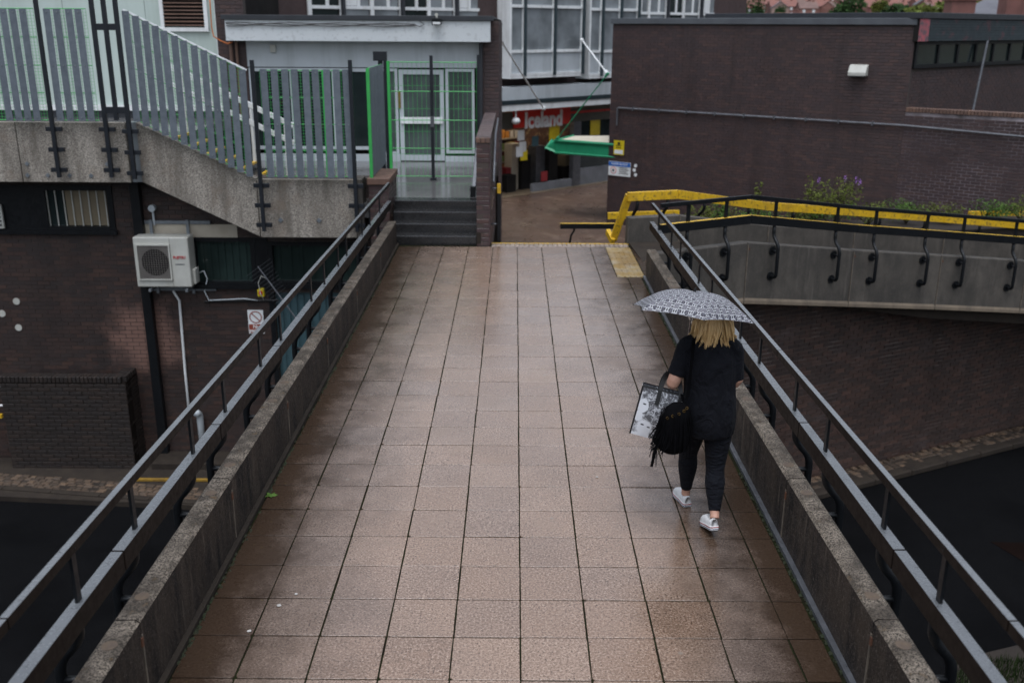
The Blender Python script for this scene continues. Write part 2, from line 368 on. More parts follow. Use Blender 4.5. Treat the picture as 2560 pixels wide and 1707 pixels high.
def brick_wall(root, p0, u, W, H, mat, mortar, openings=(), BL=.215, BH=.065, J=.011, proud=.007, core=.12, cap=300, core_name='mortar_core', shape=None, pick=None, zslope=0):
    """coursed brickwork on the plane through p0 along unit u and +Z; the outward normal is u x Z. Recessed mortar core, the nearest bricks as parts."""
    p0 = Vector(p0); u = Vector(u).normalized(); zv = Vector((0, 0, 1)); n = u.cross(zv)
    inside = shape or (lambda a, b: True)
    items = []; rows = int(H/(BH+J))
    for r in range(rows):
        zc = r*(BH+J)+BH/2; off = 0 if r % 2 else -(BL+J)/2
        c = 0
        while True:
            a = off+c*(BL+J); b = a+BL; c += 1
            if a >= W: break
            a = max(a, 0); b = min(b, W)
            spans = [(a, b)]
            for (o0, o1, z0, z1) in openings:
                if z0-BH*.4 < zc < z1+BH*.4:
                    ns = []
                    for s0, s1 in spans:
                        if o1 <= s0 or o0 >= s1: ns.append((s0, s1)); continue
                        if o0 > s0: ns.append((s0, o0))
                        if o1 < s1: ns.append((o1, s1))
                    spans = ns
            for s0, s1 in spans:
                if s1-s0 > .03 and inside((s0+s1)/2, zc):
                    items.append(((s0+s1)/2, zc, round(s1-s0, 3)))
    vis = []
    for k, (a, zc, w_) in enumerate(items):
        p = p0+u*a+zv*(zc+zslope*a)
        if seen(p) and (pick is None or pick(a, zc)): vis.append((depth(p), k))
    vis.sort(); chosen = {k for d, k in vis[:cap]}
    rest = MB()
    for k, (a, zc, w_) in enumerate(items):
        jx = random.uniform(-.0025, .0025); c_ = p0+u*a+zv*(zc+random.uniform(-.0015, .0015))+n*(proud+jx)
        tilt = random.gauss(0, .004)
        if k in chosen:
            key = (w_, BH, mat.name)
            if key not in _pc: _pc[key] = piece_mesh(w_, BH, .018, .003, mat, 'brick')
            inst('brick', _pc[key], root, frame(c_, (u+n*tilt).normalized(), -n, zv))
        else:
            x, z, d = w_/2, BH/2, .016
            vs = [c_+u*sx*x+zv*sz*z-n*dd for dd in (0, d) for sx, sz in ((-1, -1), (1, -1), (1, 1), (-1, 1))]
            rest.add(vs, [(0, 1, 2, 3), (4, 5, 1, 0), (5, 6, 2, 1), (6, 7, 3, 2), (7, 4, 0, 3)])
    if rest.f: rest.build('more_bricks', mat, root, kind='stuff')
    return n
def slabbox(mb, p0, u, W, H, n, thick, openings=(), off=0):
    """mortar core of a wall as boxes around its rectangular openings (openings sorted along u, not overlapping)"""
    p0 = Vector(p0); u = Vector(u).normalized(); zv = Vector((0, 0, 1))
    def b(a0, a1, z0, z1):
        if a1-a0 < .004 or z1-z0 < .004: return
        mb.obox(p0+u*(a0+a1)/2+zv*(z0+z1)/2-n*(thick/2-off), u*(a1-a0)/2, n*(-thick/2), zv*(z1-z0)/2)
    cuts = sorted({0, W, *[o[0] for o in openings], *[o[1] for o in openings]})
    cuts = [c for c in cuts if 0 <= c <= W]
    for a0, a1 in zip(cuts, cuts[1:]):
        m = (a0+a1)/2; zs = sorted((max(o[2], 0), min(o[3], H)) for o in openings if o[0] < m < o[1]); z = 0
        for z0, z1 in zs: b(a0, a1, z, z0); z = max(z, z1)
        b(a0, a1, z, H)
    return mb
def text_mesh(txt, size, mat, name, bold=.0, extrude=.004):
    c = bpy.data.curves.new('tmp_text', 'FONT'); c.body = txt; c.size = size; c.align_x = 'CENTER'; c.align_y = 'CENTER'
    c.offset = bold; c.extrude = extrude; c.resolution_u = 3
    o = bpy.data.objects.new('tmp_text', c); COL.objects.link(o); bpy.context.view_layer.update()
    me = bpy.data.meshes.new_from_object(o.evaluated_get(bpy.context.evaluated_depsgraph_get()))
    bpy.data.objects.remove(o); me.name = name; me.materials.clear(); me.materials.append(mat); return me
def blobs(mb, n, c, rad, size, flat=.6, mi=0, rng=random):
    """many small leaf quads spread through an ellipsoid"""
    for _ in range(n):
        while True:
            p = Vector((rng.uniform(-1, 1), rng.uniform(-1, 1), rng.uniform(-1, 1)))
            if .15 < p.length < 1: break
        q = Vector(c)+Vector((p.x*rad[0], p.y*rad[1], p.z*rad[2]))
        a = Vector((rng.gauss(0, 1), rng.gauss(0, 1), rng.gauss(0, 1)*flat)).normalized(); b = a.orthogonal().normalized()
        b = (b+a.cross(b)*rng.uniform(-1, 1)).normalized(); s_ = size*rng.uniform(.6, 1.3)
        mb.add([q-a*s_, q-b*s_*.5, q+a*s_, q+b*s_*.5], [(0, 1, 2, 3)], mi)

# ================================================================== SETTING
# lower road, street beyond, terrain
GZ = -4.4; SZ = -2.2
road = MB().add([(-60, -40, GZ), (60, -40, GZ), (60, 16, GZ), (-60, 16, GZ)], [(0, 1, 2, 3)]).build('road', MT['asphalt'], kind='structure')
def flat(name, poly, z, th, mat, kind='structure'):
    return MB().prism([(x, y, z) for x, y in poly], (0, 0, -th)).build(name, mat, kind=kind)
flat('street', [(-.4, 15.6), (13.5, 15.6), (13.5, 17.3), (30, 60), (-20, 60), (-8, 20), (-.4, 18)], SZ, .3, MT['street'])
HILL = [(60, -3), (250, -3), (330, 0), (500, 7.5), (700, 15.5), (900, 26), (1250, 48)]
MB().add([(x, y, z) for y, z in HILL for x in (-300, 900)], [(2*i, 2*i+1, 2*i+3, 2*i+2) for i in range(len(HILL)-1)]).build('hillside', M('hill_ground', (.06, .05, .035), (.045, .05, .025), .02, .9), kind='structure')

# ------------------------------------------------------------------ footbridge deck and its slabs
XL, XR = -2.0, 1.86
DECK_END = 11.3
walk = MB().box(XL, XR, -6, 9.2, -.42, -.009).box(XL, 2.3, 9.2, DECK_END+.25, -.42, -.0095).build('walkway', MT['joint'], kind='structure')
def slab_mesh(wx, wy):
    """paving slab with worn, slightly chipped outline; a few variants per size"""
    var = random.randrange(6); key = ('slab', round(wx, 3), round(wy, 3), var)
    if key in _pc: return _pc[key]
    rg_ = random.Random(100+var+int(wx*1000)); hx, hz = wx/2, wy/2; out = []
    for (cx, cz, ax, az) in ((-1, -1, 0, 1), (1, -1, -1, 0), (1, 1, 0, -1), (-1, 1, 1, 0)):
        c1, c2 = (rg_.uniform(.002, .006) if rg_.random() < .8 else rg_.uniform(.01, .024)), (rg_.uniform(.002, .006) if rg_.random() < .8 else rg_.uniform(.01, .02))
        p = (cx*hx, cz*hz)
        out.append((p[0]+ax*c1, p[1]+az*c1)); d2 = {(-1, -1): (1, 0), (1, -1): (0, 1), (1, 1): (-1, 0), (-1, 1): (0, -1)}[(cx, cz)]
        out.append((p[0]+d2[0]*c2, p[1]+d2[1]*c2))
        f = rg_.uniform(.3, .7); L = wx if d2[0] else wy; jn = rg_.uniform(.0, .0022)
        nx_, nz_ = d2[1], -d2[0]
        out.append((p[0]+d2[0]*L*f-nx_*jn, p[1]+d2[1]*L*f-nz_*jn))
    n = len(out); ch = .001; b = MB()
    ins = [(x-math.copysign(ch, x) if abs(abs(x)-hx) < .03 else x, z-math.copysign(ch, z) if abs(abs(z)-hz) < .03 else z) for x, z in out]
    vs = [(x, 0, z) for x, z in ins]+[(x, ch*.8, z) for x, z in out]+[(x, .045, z) for x, z in out]
    fs = [tuple(range(n))]+[(a+n+i, a+n+(i+1) % n, a+(i+1) % n, a+i) for a in (0, n) for i in range(n)]
    b.add(vs, fs); _pc[key] = b.mesh('slab', MT['slab']); return _pc[key]
def put_slab(x0, x1, y0, y1, name='slab'):
    g = .0046
    me = slab_mesh(x1-x0-2*g, y1-y0-2*g)
    m = Matrix.Translation(((x0+x1)/2+random.gauss(0, .0012), (y0+y1)/2+random.gauss(0, .0012), random.gauss(0, .0009))) @ \
        Matrix.Rotation(random.gauss(0, .0022), 4, 'X') @ Matrix.Rotation(random.gauss(0, .0022), 4, 'Y') @ Matrix.Rotation(random.gauss(0, .003), 4, 'Z') @ Matrix.Rotation(-math.pi/2, 4, 'X')
    inst(name, me, walk, m)
for j in range(-1, 28):
    for i in range(-5, 5):
        x0, x1 = i*.4, i*.4+.4
        if i == -5: x0 = -1.955
        if i == 4:
            if j >= 23: continue
            x1 = 1.8
        if i == 3 and j >= 23: x1 = 1.452
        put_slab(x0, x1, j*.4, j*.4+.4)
for j in range(23, 28): put_slab(1.862, 2.25, j*.4, j*.4+.4)
# tactile paving strip, ribbed, yellow and worn
tm = NT('worn_yellow_tactile'); tk = tm.mix(tm.ramp(tm.noise(4, 5, .65), .42, .6), (.26, .17, .05), (.3, .25, .17))
tm.col(tm.mix(tm.ramp(tm.noise(1.4, 4), .5, .62, 0, .6), tk, (.17, .1, .035))); tm.rough(.32); tm.bump(tm.noise(160), .3, .003); tm = tm.m
tb = MB(); tb.box(-.197, .197, -.197, .197, -.03, 0)
for k in range(5): tb.box(-.18+.078*k, -.15+.078*k, -.19, .19, -.001, .006)
tme = tb.mesh('tactile_slab', tm)
for k in range(5): inst('tactile_slab', tme, walk, Matrix.Translation((1.657, 9.4+.4*k, .001)))
# thin strip and ribbed nosing blocks at the head of the stairs down to the street
for k in range(6): put_slab(-.43+.38*k, -.05+.38*k, 11.2, 11.275)
nb = piece_mesh(.074, .19, .03, .008, M('nosing_block', (.24, .19, .15), (.2, .15, .12), 6, .4, rnd=.2), 'nosing_block')
for k in range(29): inst('nosing_block', nb, walk, Matrix.Translation((-.39+.0785*k, 11.372, .004)) @ Matrix.Rotation(-math.pi/2, 4, 'X'))
MB().box(-.43, 1.87, 11.468, 11.492, -.14, .006).build('yellow_nosing', MT['yellow'], walk, bevel=.004)
# gutter moss and silt
ms = MB(); rg = random.Random(3)
for side in (-1, 1):
    for _ in range(520):
        y = rg.uniform(-.6, 9.0); x = (-1.965+rg.random()*.03) if side < 0 else (1.805+rg.random()*.035)
        if math.sin(y*3.1+side)+math.sin(y*1.3) < -.2 and rg.random() < .8: continue
        r = rg.uniform(.004, .013)
        ms.add([(x-r, y-r*1.6, -.004), (x+r, y-r, -.004), (x+r*.8, y+r*1.7, -.004), (x-r, y+r, -.004), (x, y, .003+r*.8)], [(0, 1, 4), (1, 2, 4), (2, 3, 4), (3, 0, 4)])
ms.build('gutter_moss', MT['moss'], kind='stuff', label='thin line of green moss along the parapet gutters', cat='moss')

# ------------------------------------------------------------------ parapets of the bridge
def ptop(y): return .505-.0095*y
def parapet(side, joints, y_end, label):
    xi = XL if side < 0 else XR; t = .137*side
    root = thing('concrete_parapet', (xi, 4, 0), label, 'parapet')
    ys = [-4.6]+joints+[y_end]
    for a, b in zip(ys, ys[1:]):
        a2, b2 = a+.005, b-.005
        m = MB(); xo = xi+t
        prof = lambda y: [(xi, y, -.03), (xo, y, -.62), (xo, y, ptop(y)-.012), (xo-.012*side, y, ptop(y)), (xi+.02*side, y, ptop(y)), (xi, y, ptop(y)-.016)]
        P0, P1 = prof(a2), prof(b2); P0[0] = (xi, a2, -.6); P1[0] = (xi, b2, -.6)
        n_ = 6; vs = P0+P1
        fs = [tuple(range(n_)), tuple(range(2*n_-1, n_-1, -1))]; mi = [0, 0]
        for i in range(n_):
            j = (i+1) % n_; fs.append((i, i+n_, j+n_, j)); mi.append(1 if i in (2, 3, 4) else 0)
        if side < 0: fs = [f[::-1] for f in fs]
        o = len(m.f); m.add(vs, fs); m.mi[o:] = mi
        p = m.build('panel', [MT['pside'], MT['ptop']], root)
        # round cast patches where lifting sockets were filled, and a rust-streaked fixing near each joint
        for yy in (a2+.22, b2-.22):
            if -1 < yy < 11: MB().disc(((xi+xo)/2, yy, ptop(yy)-.004), (0, 0, 1), .04, .006, 14).build('socket_plug', PLUG, p)
        if -1 < b2 < y_end-.5:
            MB().box(xi-.004*side-.001, xi+.004*side+.001, b+.001, b+.014, .03, ptop(b)-.09).build('sealant_strip', SEAL, p)
            MB().obox((xi-.004*side, b-.005, ptop(b)-.13), (.004, 0, 0), (0, .011, 0), (0, 0, .026)).build('fixing_plate', RUST, p)
    sk = MB(); sk.obox(((xi-.02*side), (y_end-5)/2, .012), (.018, 0, 0), (0, (y_end+5)/2, 0), (0, 0, .016))
    sk.build('skirting_strip', MT['kerb'] if side < 0 else MT['metal'], root)
    return root
PLUG = M('brown_socket_plug', (.12, .085, .055), (.09, .065, .05), 20, .7); SEAL = M('joint_sealant', (.16, .13, .1), (.09, .075, .06), 9, .7); RUST = M('rust', (.12, .045, .02), (.06, .03, .02), 30, .8)
parapet(-1, [-1.9, -.2, 1.51, 3.24, 5.1, 7.1, 9.3], 11.3, 'stained concrete parapet on the left edge of the footbridge')
parapet(1, [-1.85, -.15, 1.57, 3.35, 5.2, 7.2], 9.2, 'stained concrete parapet beside the woman, right edge of the footbridge')

# ------------------------------------------------------------------ tubular brackets and box handrails
def bracket(root, p, o, zt, zr, mat, rail_in, drop=.5, flange=True):
    """S-shaped tube: p on outer face at plan, o outward unit, zt parapet top, zr underside of rail, rail_in = offset of rail centre from outer face"""
    p = Vector((p[0], p[1], 0)); o = Vector(o); Z = Vector((0, 0, 1)); out = .125
    q = lambda d, z: p+o*d+Z*z
    pts = [q(-.005, zt-drop), q(out*.55, zt-drop)]+arc(q(out*.6, zt-drop), q(out, zt-drop), q(out, zt-drop+.06), 4)
    pts += arc(q(out, zt-.07), q(out, zt+.01), q((out+rail_in)/2, zt+.065), 5)+arc(q((out+rail_in)/2, zt+.07), q(rail_in, zt+.12), q(rail_in, zt+.19), 5)[1:]
    pts += [q(rail_in, max(zr+.02, zt+.2))]
    b = MB().tube(pts, .027, 10).tube([q(0, zt-.1), q(out, zt-.1)], .019, 8).build('bracket', mat, root, smooth=True)
    if flange:
        for z in (zt-.1, zt-drop): MB().disc(q(-.004, z), o, .068, .02, 16).build('flange', mat, b)
def box_handrail(name, label, xc, side, yA, yB, lowz, upz, joints, ups, brk, xout):
    root = thing(name, (xc, (yA+yB)/2, .4), label, 'handrail')
    cuts = [yA]+joints+[yB]
    for a, b in zip(cuts, cuts[1:]):
        a2, b2 = a+.006, b-.006
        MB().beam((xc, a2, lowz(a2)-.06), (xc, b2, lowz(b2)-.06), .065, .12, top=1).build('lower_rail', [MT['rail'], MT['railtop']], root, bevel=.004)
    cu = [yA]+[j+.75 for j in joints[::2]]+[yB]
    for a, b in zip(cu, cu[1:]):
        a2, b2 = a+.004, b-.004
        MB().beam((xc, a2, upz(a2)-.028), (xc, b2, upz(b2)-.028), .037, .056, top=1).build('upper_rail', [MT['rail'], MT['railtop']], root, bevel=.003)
    for y in ups:
        u = MB().box(xc-.008, xc+.008, y-.021, y+.021, lowz(y)-.003, upz(y)-.05).build('upright', MT['black'], root)
        MB().disc((xc-.017*side, y, upz(y)-.03), (-side, 0, 0), .006, .004, 8).build('bolt', MT['black'], u)
    for y in brk: bracket(root, (xout, y), (side, 0, 0), ptop(y), lowz(y)-.12, MT['black'], 0.003)
    return root
pairs = lambda js: [v for j in js for v in (j-.36, j+.36)]
box_handrail('bridge_handrail', 'dark bronze double handrail along the left edge of the footbridge', -2.14, -1, -4.5, 11.6, lambda y: .822-.0118*y, lambda y: 1.138-.0125*y,
             [-1.9, -.04, 1.73, 3.56, 5.7, 7.8, 9.9], [-2.3, -1.55, -.52, .21, 1.23, 1.97, 3.0, 3.73, 5.1, 5.82, 6.7, 7.3, 8.6, 9.35, 10.4], pairs([-1.9, -.2, 1.53, 3.26, 5.1, 7.1, 9.3])+[11.0], XL-.137)
box_handrail('bridge_handrail', 'dark bronze double handrail passing behind the umbrella, right edge of the footbridge', 2.0, 1, -4.5, 9.8, lambda y: .847-.0142*y, lambda y: 1.152-.0169*y,
             [-1.9, -.02, 1.78, 3.66, 5.78, 7.8], [-2.3, -1.6, -.52, .22, 1.28, 2.02, 3.1, 3.82, 5.2, 5.92, 7.2, 7.92, 9.1], pairs([-1.85, -.15, 1.58, 3.35, 5.2, 7.2])+[8.75], XR+.137)
# ================================================================== LEFT: steps, landing, stair, upper walkway
YP = 11.7                                     # front plane of the concrete panels
steps = thing('landing_steps', (-1.35, 11.6, 0), 'four short wet black steps at the far end of the footbridge', 'steps')
for k, y in enumerate((11.32, 11.6, 11.88, 12.14)):
    z0 = k*.15
    MB().box(-2.12, -.672, y, y+(.275 if k < 3 else .3), z0-.02, z0+.15).build('step', MT['wetstep'], steps, bevel=.012)
flat('landing_floor', [(-2.16, 12.43), (-.45, 12.43), (-.45, 17.3), (-9, 17.3), (-9, 14.1), (-4.3, 14.1), (-4.3, 11.85), (-2.5, 11.85), (-2.5, 12.43)], .6, .25, MT['wetfloor'])
# brick walls either side of the steps
rp = thing('brick_pier_wall', (-.56, 11.25, 0), 'tall plum brick end wall on the right of the black steps', 'wall')
MB().box(-.664, -.453, 11.257, 16.0, -.5, 1.68).build('mortar_core', MT['mortar'], rp)
brick_wall(rp, (-.671, 11.262, 0), (1, 0, 0), .225, 1.68, MT['brickP'], None, cap=80)
brick_wall(rp, (-.458, 11.25, -.3), (0, 1, 0), 4.75, 1.98, MT['brickP'], None, cap=120)
cop = piece_mesh(.235, .095, .06, .008, MT['brickP'], 'coping_brick')
for k in range(46): inst('coping_brick', cop, rp, Matrix.Translation((-.561, 11.3+.1035*k, 1.762)) @ Matrix.Rotation(-math.pi/2, 4, 'X'))
co2 = piece_mesh(.068, .08, .2, .006, MT['brickO'], 'coping_brick')
for k in range(3): inst('coping_brick', co2, rp, Matrix.Translation((-.64+.078*k, 11.244, 1.722)))
MB().box(-.672, -.60, 11.238, 11.26, .05, .23).build('cement_patch', MT['kerb'], rp)
lp = thing('brick_pier_wall', (-2.33, 11.8, .4), 'low brown brick pier on the left of the black steps', 'wall')
MB().box(-2.49, -2.17, 11.757, 12.9, -.4, .92).build('mortar_core', MT['mortar'], lp)
brick_wall(lp, (-2.5, 11.762, 0), (1, 0, 0), .338, .92, MT['brickP'], None, cap=60)
brick_wall(lp, (-2.175, 11.75, 0), (0, 1, 0), 1.15, .92, MT['brickP'], None, cap=60)
MB().box(-2.52, -2.14, 11.73, 12.92, .923, 1.035).build('coping', MT['brickO'], lp, bevel=.012)
# stair handrail fixed to the right wall: grey tube, black post with a yellow tip
sh = thing('stair_handrail', (-.36, 11.7, 0), 'black stair post with yellow tip beside the tall brick end wall', 'handrail')
pb = aY(1146, 545, 11.62); ptp = aY(1146, 422, 11.62)
MB().box(pb.x-.028, pb.x+.028, 11.59, 11.65, -.4, ptp.z-.16).build('post', MT['black'], sh)
MB().box(pb.x-.031, pb.x+.031, 11.587, 11.653, ptp.z-.16, ptp.z).build('tip', MT['yellow'], sh, bevel=.004)
MB().tube([(-.40, 11.62, 1.0), (-.40, 13.2, 1.62), (-.40, 15.8, 1.66)], .022).tube([(-.45, 11.62, .9), (pb.x, 11.62, .9)], .012).tube([(-.45, 11.62, .3), (pb.x, 11.62, .3)], .012).build('rail_tube', MT['metal'], sh, smooth=True)
lhr = thing('landing_rail', (-.78, 12.6, .6), 'grey metal rail standing on the wet landing at the top step', 'handrail')
MB().beam((-.78, 12.55, .6), (-.72, 13.9, 1.55), .07, .07).build('post', MT['metal'], lhr, bevel=.01)
MB().box(-.83, -.74, 12.5, 12.6, .6, .78).build('foot', MT['black'], lhr)

def sloped(mb, x0, zt0, zb0, x1, zt1, zb1, y0, y1): mb.prism([(x0, y0, zb0), (x1, y0, zb1), (x1, y0, zt1), (x0, y0, zt0)], (0, y1-y0, 0))
st = thing('concrete_stair', (-4.4, 12.5, .03), 'concrete staircase with sloping aggregate side panel behind grey slats', 'staircase')
m = MB(); m.box(-4.352, -2.72, YP, YP+.15, .03, 1.01); m.build('landing_panel', MT['dash'], st, bevel=.008)
MB().box(-2.715, -2.6, YP-.004, YP+.4, .04, 1.02).build('end_post', MT['rampc'], st, bevel=.006)
m = MB(); sloped(m, -6.27, 1.93, .955, -4.365, 1.03, .04, YP, YP+.15); m.build('stringer_panel', MT['dash'], st, bevel=.008)
for k in range(7):
    x1 = -4.36-.29*k; z = .6+.135*k
    s_ = MB().box(x1-.29 if k < 6 else x1-.6, x1, YP+.16, 14.05, z-.3, z+.135).build('step', MT['wetstep'], st)
    MB().box(x1-.055, x1+.004, YP+.165, 14.04, z+.1, z+.139).build('nosing', MT['yellow'], s_)
for zz in (0, .32):
    MB().beam((-4.2, 14.0, 1.35+zz), (-6.4, 14.0, 2.4+zz), .05, .09).build('white_handrail', MT['white'], st)
for k in range(4): MB().box(-4.35-.62*k-.025, -4.35-.62*k+.025, 13.98, 14.03, .6+.29*k, 1.75+.29*k).build('rail_post', MT['white'], st)
up = thing('upper_walkway', (-7.5, 12, .95), 'raised walkway with weathered aggregate panel at the upper left', 'walkway')
for a, b in ((-11.0, -8.27), (-8.255, -6.46)):
    MB().box(a, b, YP, YP+.15, .945, 1.925).build('panel', MT['dash'], up, bevel=.008)
MB().box(-6.452, -6.285, YP+.06, YP+.2, .945, 1.93).build('joint_strip', MT['glassl'], up)
MB().box(-11, -6.29, YP+.155, 17.28, 1.3, 1.5).build('floor_slab', MT['wetfloor'], up)
for x, z in ((-7.53, 1.25), (-6.6, 1.25)): pass
for x in (-8.17, -7.83, -7.47, -7.11, -6.77): MB().obox((x, YP-.006, 1.06), (.02, 0, .02), (0, .008, 0), (-.02, 0, .02)).build('fixing_bolt', MT['galv'], up)
for x in (-8.15, -6.82): MB().obox((x, YP-.006, 1.25), (.02, 0, .02), (0, .008, 0), (-.02, 0, .02)).build('fixing_bolt', MT['galv'], up)
for x in (-4.0, -3.35): MB().obox((x, YP-.006, .33), (.022, 0, .022), (0, .01, 0), (-.022, 0, .022)).build('fixing_bolt', MT['galv'], st)

# ------------------------------------------------------------------ slatted fences
slat_cache = {}
def slat(root, x, zb, zt, y, w=.11):
    h = round(zt-zb, 3)
    if h not in slat_cache:
        slat_cache[h] = MB().box(-w/2, w/2, -.004, .004, 0, h).mesh('slat', MT['slat'])
    o = inst('slat', slat_cache[h], root, Matrix.Translation((x+random.gauss(0, .002), y, zb)) @ Matrix.Rotation(random.gauss(0, .004), 4, 'Y'))
    for z in (zb+.05, (zb+zt)/2, zt-.05):
        inst('bolt', BOLT, o, Matrix.Translation((x, y-.004, z)))
BOLT = MB().disc((0, 0, 0), (0, -1, 0), .013, .007, 8).mesh('bolt', MT['galv'])
def wire_panel(root, pts4, nx, nz, r=.0028, rails=5):
    """green welded mesh between corners (bl, br, tr, tl)"""
    bl, br, tr, tl = [Vector(p) for p in pts4]; m = MB()
    L = lambda s, t: (bl*(1-s)+br*s)*(1-t)+(tl*(1-s)+tr*s)*t
    for i in range(nx+1): m.tube([L(i/nx, 0), L(i/nx, 1)], r, 4, caps=False)
    for i in range(nz+1): m.tube([L(0, i/nz), L(1, i/nz)], r, 4, caps=False)
    m.build('wire_mesh', MT['green'], root)
    for i in range(rails): m2 = MB().tube([L(0, i/(rails-1)), L(1, i/(rails-1))], .008, 6).build('rail_wire', MT['green'], root)
def steel_post(root, x, y, zb, zt, clamps=(), w=.06):
    p = MB().box(x-w/2, x+w/2, y-.05, y+.01, zb, zt).build('post', MT['navy'], root, bevel=.004)
    for z in clamps: MB().box(x-.13, x+.13, y-.012, y+.045, z-.035, z+.035).build('clamp', MT['navy'], p, bevel=.004)
    return p
YF = 11.58
def px(x): return x*.2812       # survey sheet of the fence, to picture units
f1 = thing('slatted_fence', (-7.9, YF, 1.9), 'tall grey slat fence panel cut by the left picture edge', 'fence')
for sx in (-55, 25, 100, 180):
    p = aY(px(sx), 20, YF); slat(f1, p.x+.0, 1.965, 3.69, YF)
wire_panel(f1, ((-8.6, YF+.03, 1.97), (-7.66, YF+.03, 1.97), (-7.66, YF+.03, 3.69), (-8.6, YF+.03, 3.69)), 19, 34)
steel_post(f1, -7.57, YF-.02, 1.05, 3.95, (1.83, 1.5, 1.17))
f2 = thing('slatted_fence', (-7.2, YF, 1.9), 'grey four-slat fence panel between two black posts, upper left', 'fence')
for sx in (373, 460, 555, 635):
    p = aY(px(sx), 20, YF); slat(f2, p.x, 1.965, 3.69, YF)
wire_panel(f2, ((-7.47, YF+.03, 1.97), (-6.83, YF+.03, 1.97), (-6.83, YF+.03, 3.69), (-7.47, YF+.03, 3.69)), 13, 34)
lad = thing('ladder_post', (-6.5, YF, 1), 'black ladder-like triple steel post on the upper walkway', 'post')
steel_post(lad, -6.7, YF-.02, 1.06, 3.95, (1.83, 1.5, 1.17), .065); steel_post(lad, -6.325, YF-.02, 1.03, 3.95, (1.8, 1.46, 1.12), .065)
MB().box(-6.545, -6.48, YF-.07, YF-.01, 1.98, 3.95).build('middle_post', MT['navy'], lad, bevel=.004)
for z in (3.42, 2.14): MB().box(-6.67, -6.355, YF-.065, YF-.015, z-.05, z+.05).build('crosspiece', MT['navy'], lad, bevel=.004)
f3 = thing('slatted_fence', (-5.3, YF, 1.2), 'long grey slat fence stepping down the sloping stair', 'fence')
for k in range(13):
    t = k/12; x = -6.2+(6.2-4.43)*t; slat(f3, x, 1.955-.88*t, 3.66-.88*t, YF)
wire_panel(f3, ((-6.24, YF+.03, 1.99), (-4.4, YF+.03, 1.08), (-4.4, YF+.03, 2.76), (-6.24, YF+.03, 3.66)), 37, 34)
MB().beam((-6.24, YF+.03, 3.68), (-4.36, YF+.03, 2.77), .03, .025).build('top_rail', MT['white'], f3)
f4 = thing('slatted_fence', (-3.4, YF, 1), 'grey nine-slat fence panel on the stair landing', 'fence')
for k in range(9): slat(f4, -4.085+.1665*k, 1.06, 2.79, YF)
wire_panel(f4, ((-4.16, YF+.03, 1.08), (-2.7, YF+.03, 1.08), (-2.7, YF+.03, 2.77), (-4.16, YF+.03, 2.77)), 29, 34)
steel_post(f4, -4.25, YF-.02, .17, 2.93, (.93, .6, .27)); steel_post(f4, -2.685, YF-.02, .17, 2.94, (.93, .6, .27))
MB().box(-3.16, -3.13, YF+.02, YF+.05, 1.08, 2.78).build('green_stile', MT['green'], f4)
f5 = thing('slatted_fence', (-2.45, 12.5, 1), 'grey slat fence panel seen edge-on beside the green gate', 'fence')
sm = MB().box(-.004, .004, -.05, .05, 0, 1.75).mesh('slat', MT['slat'])
for k in range(11): inst('slat', sm, f5, Matrix.Translation((-2.42, 11.9+.155*k, 1.06)))
wire_panel(f5, ((-2.45, 11.82, 1.08), (-2.45, 13.55, 1.08), (-2.45, 13.55, 2.8), (-2.45, 11.82, 2.8)), 24, 24)
MB().box(-2.47, -2.42, 11.76, 11.81, 1.04, 2.8).build('green_stile', MT['green'], f5)
MB().box(-2.52, -2.44, 13.6, 13.68, .62, 3.0).build('post', MT['navy'], f5); MB().box(-2.6, -2.36, 13.57, 13.7, 2.86, 3.02).build('post_cap', MT['navy'], f5)
# green mesh gate across the landing
gt = thing('mesh_gate', (-1.4, 14.5, .6), 'green wire mesh gate with a black centre post on the landing', 'gate')
gl, gr, gtop, gbot = aY(893, 143, 14.5), aY(1094, 143, 14.5), 0, 0
gz1 = gl.z; gz0 = aY(990, 405, 14.5).z
wire_panel(gt, ((gl.x, 14.5, gz0), (gr.x, 14.5, gz0), (gr.x, 14.5, gz1), (gl.x, 14.5, gz1)), 19, 5, .0035, 5)
cp = aY(990, 128, 14.46)
MB().box(cp.x-.03, cp.x+.03, 14.42, 14.48, .6, cp.z).build('centre_post', MT['navy'], gt); MB().box(cp.x-.06, cp.x+.06, 14.39, 14.51, .6, .64).build('post_foot', MT['navy'], gt)
MB().box(cp.x-.034, cp.x+.034, 14.415, 14.485, 1.62, 1.82).build('latch', MT['metal'], gt)
MB().box(gl.x-.04, gl.x+.012, 14.46, 14.53, gz0, gz1+.02).build('green_stile', MT['green'], gt)
MB().box(gl.x-.1, gl.x-.045, 14.46, 14.53, .6, gz1+.14).build('hinge_post', MT['navy'], gt)
MB().box(gr.x+.01, gr.x+.06, 14.46, 14.53, .6, gz1+.14).build('hinge_post', MT['navy'], gt)

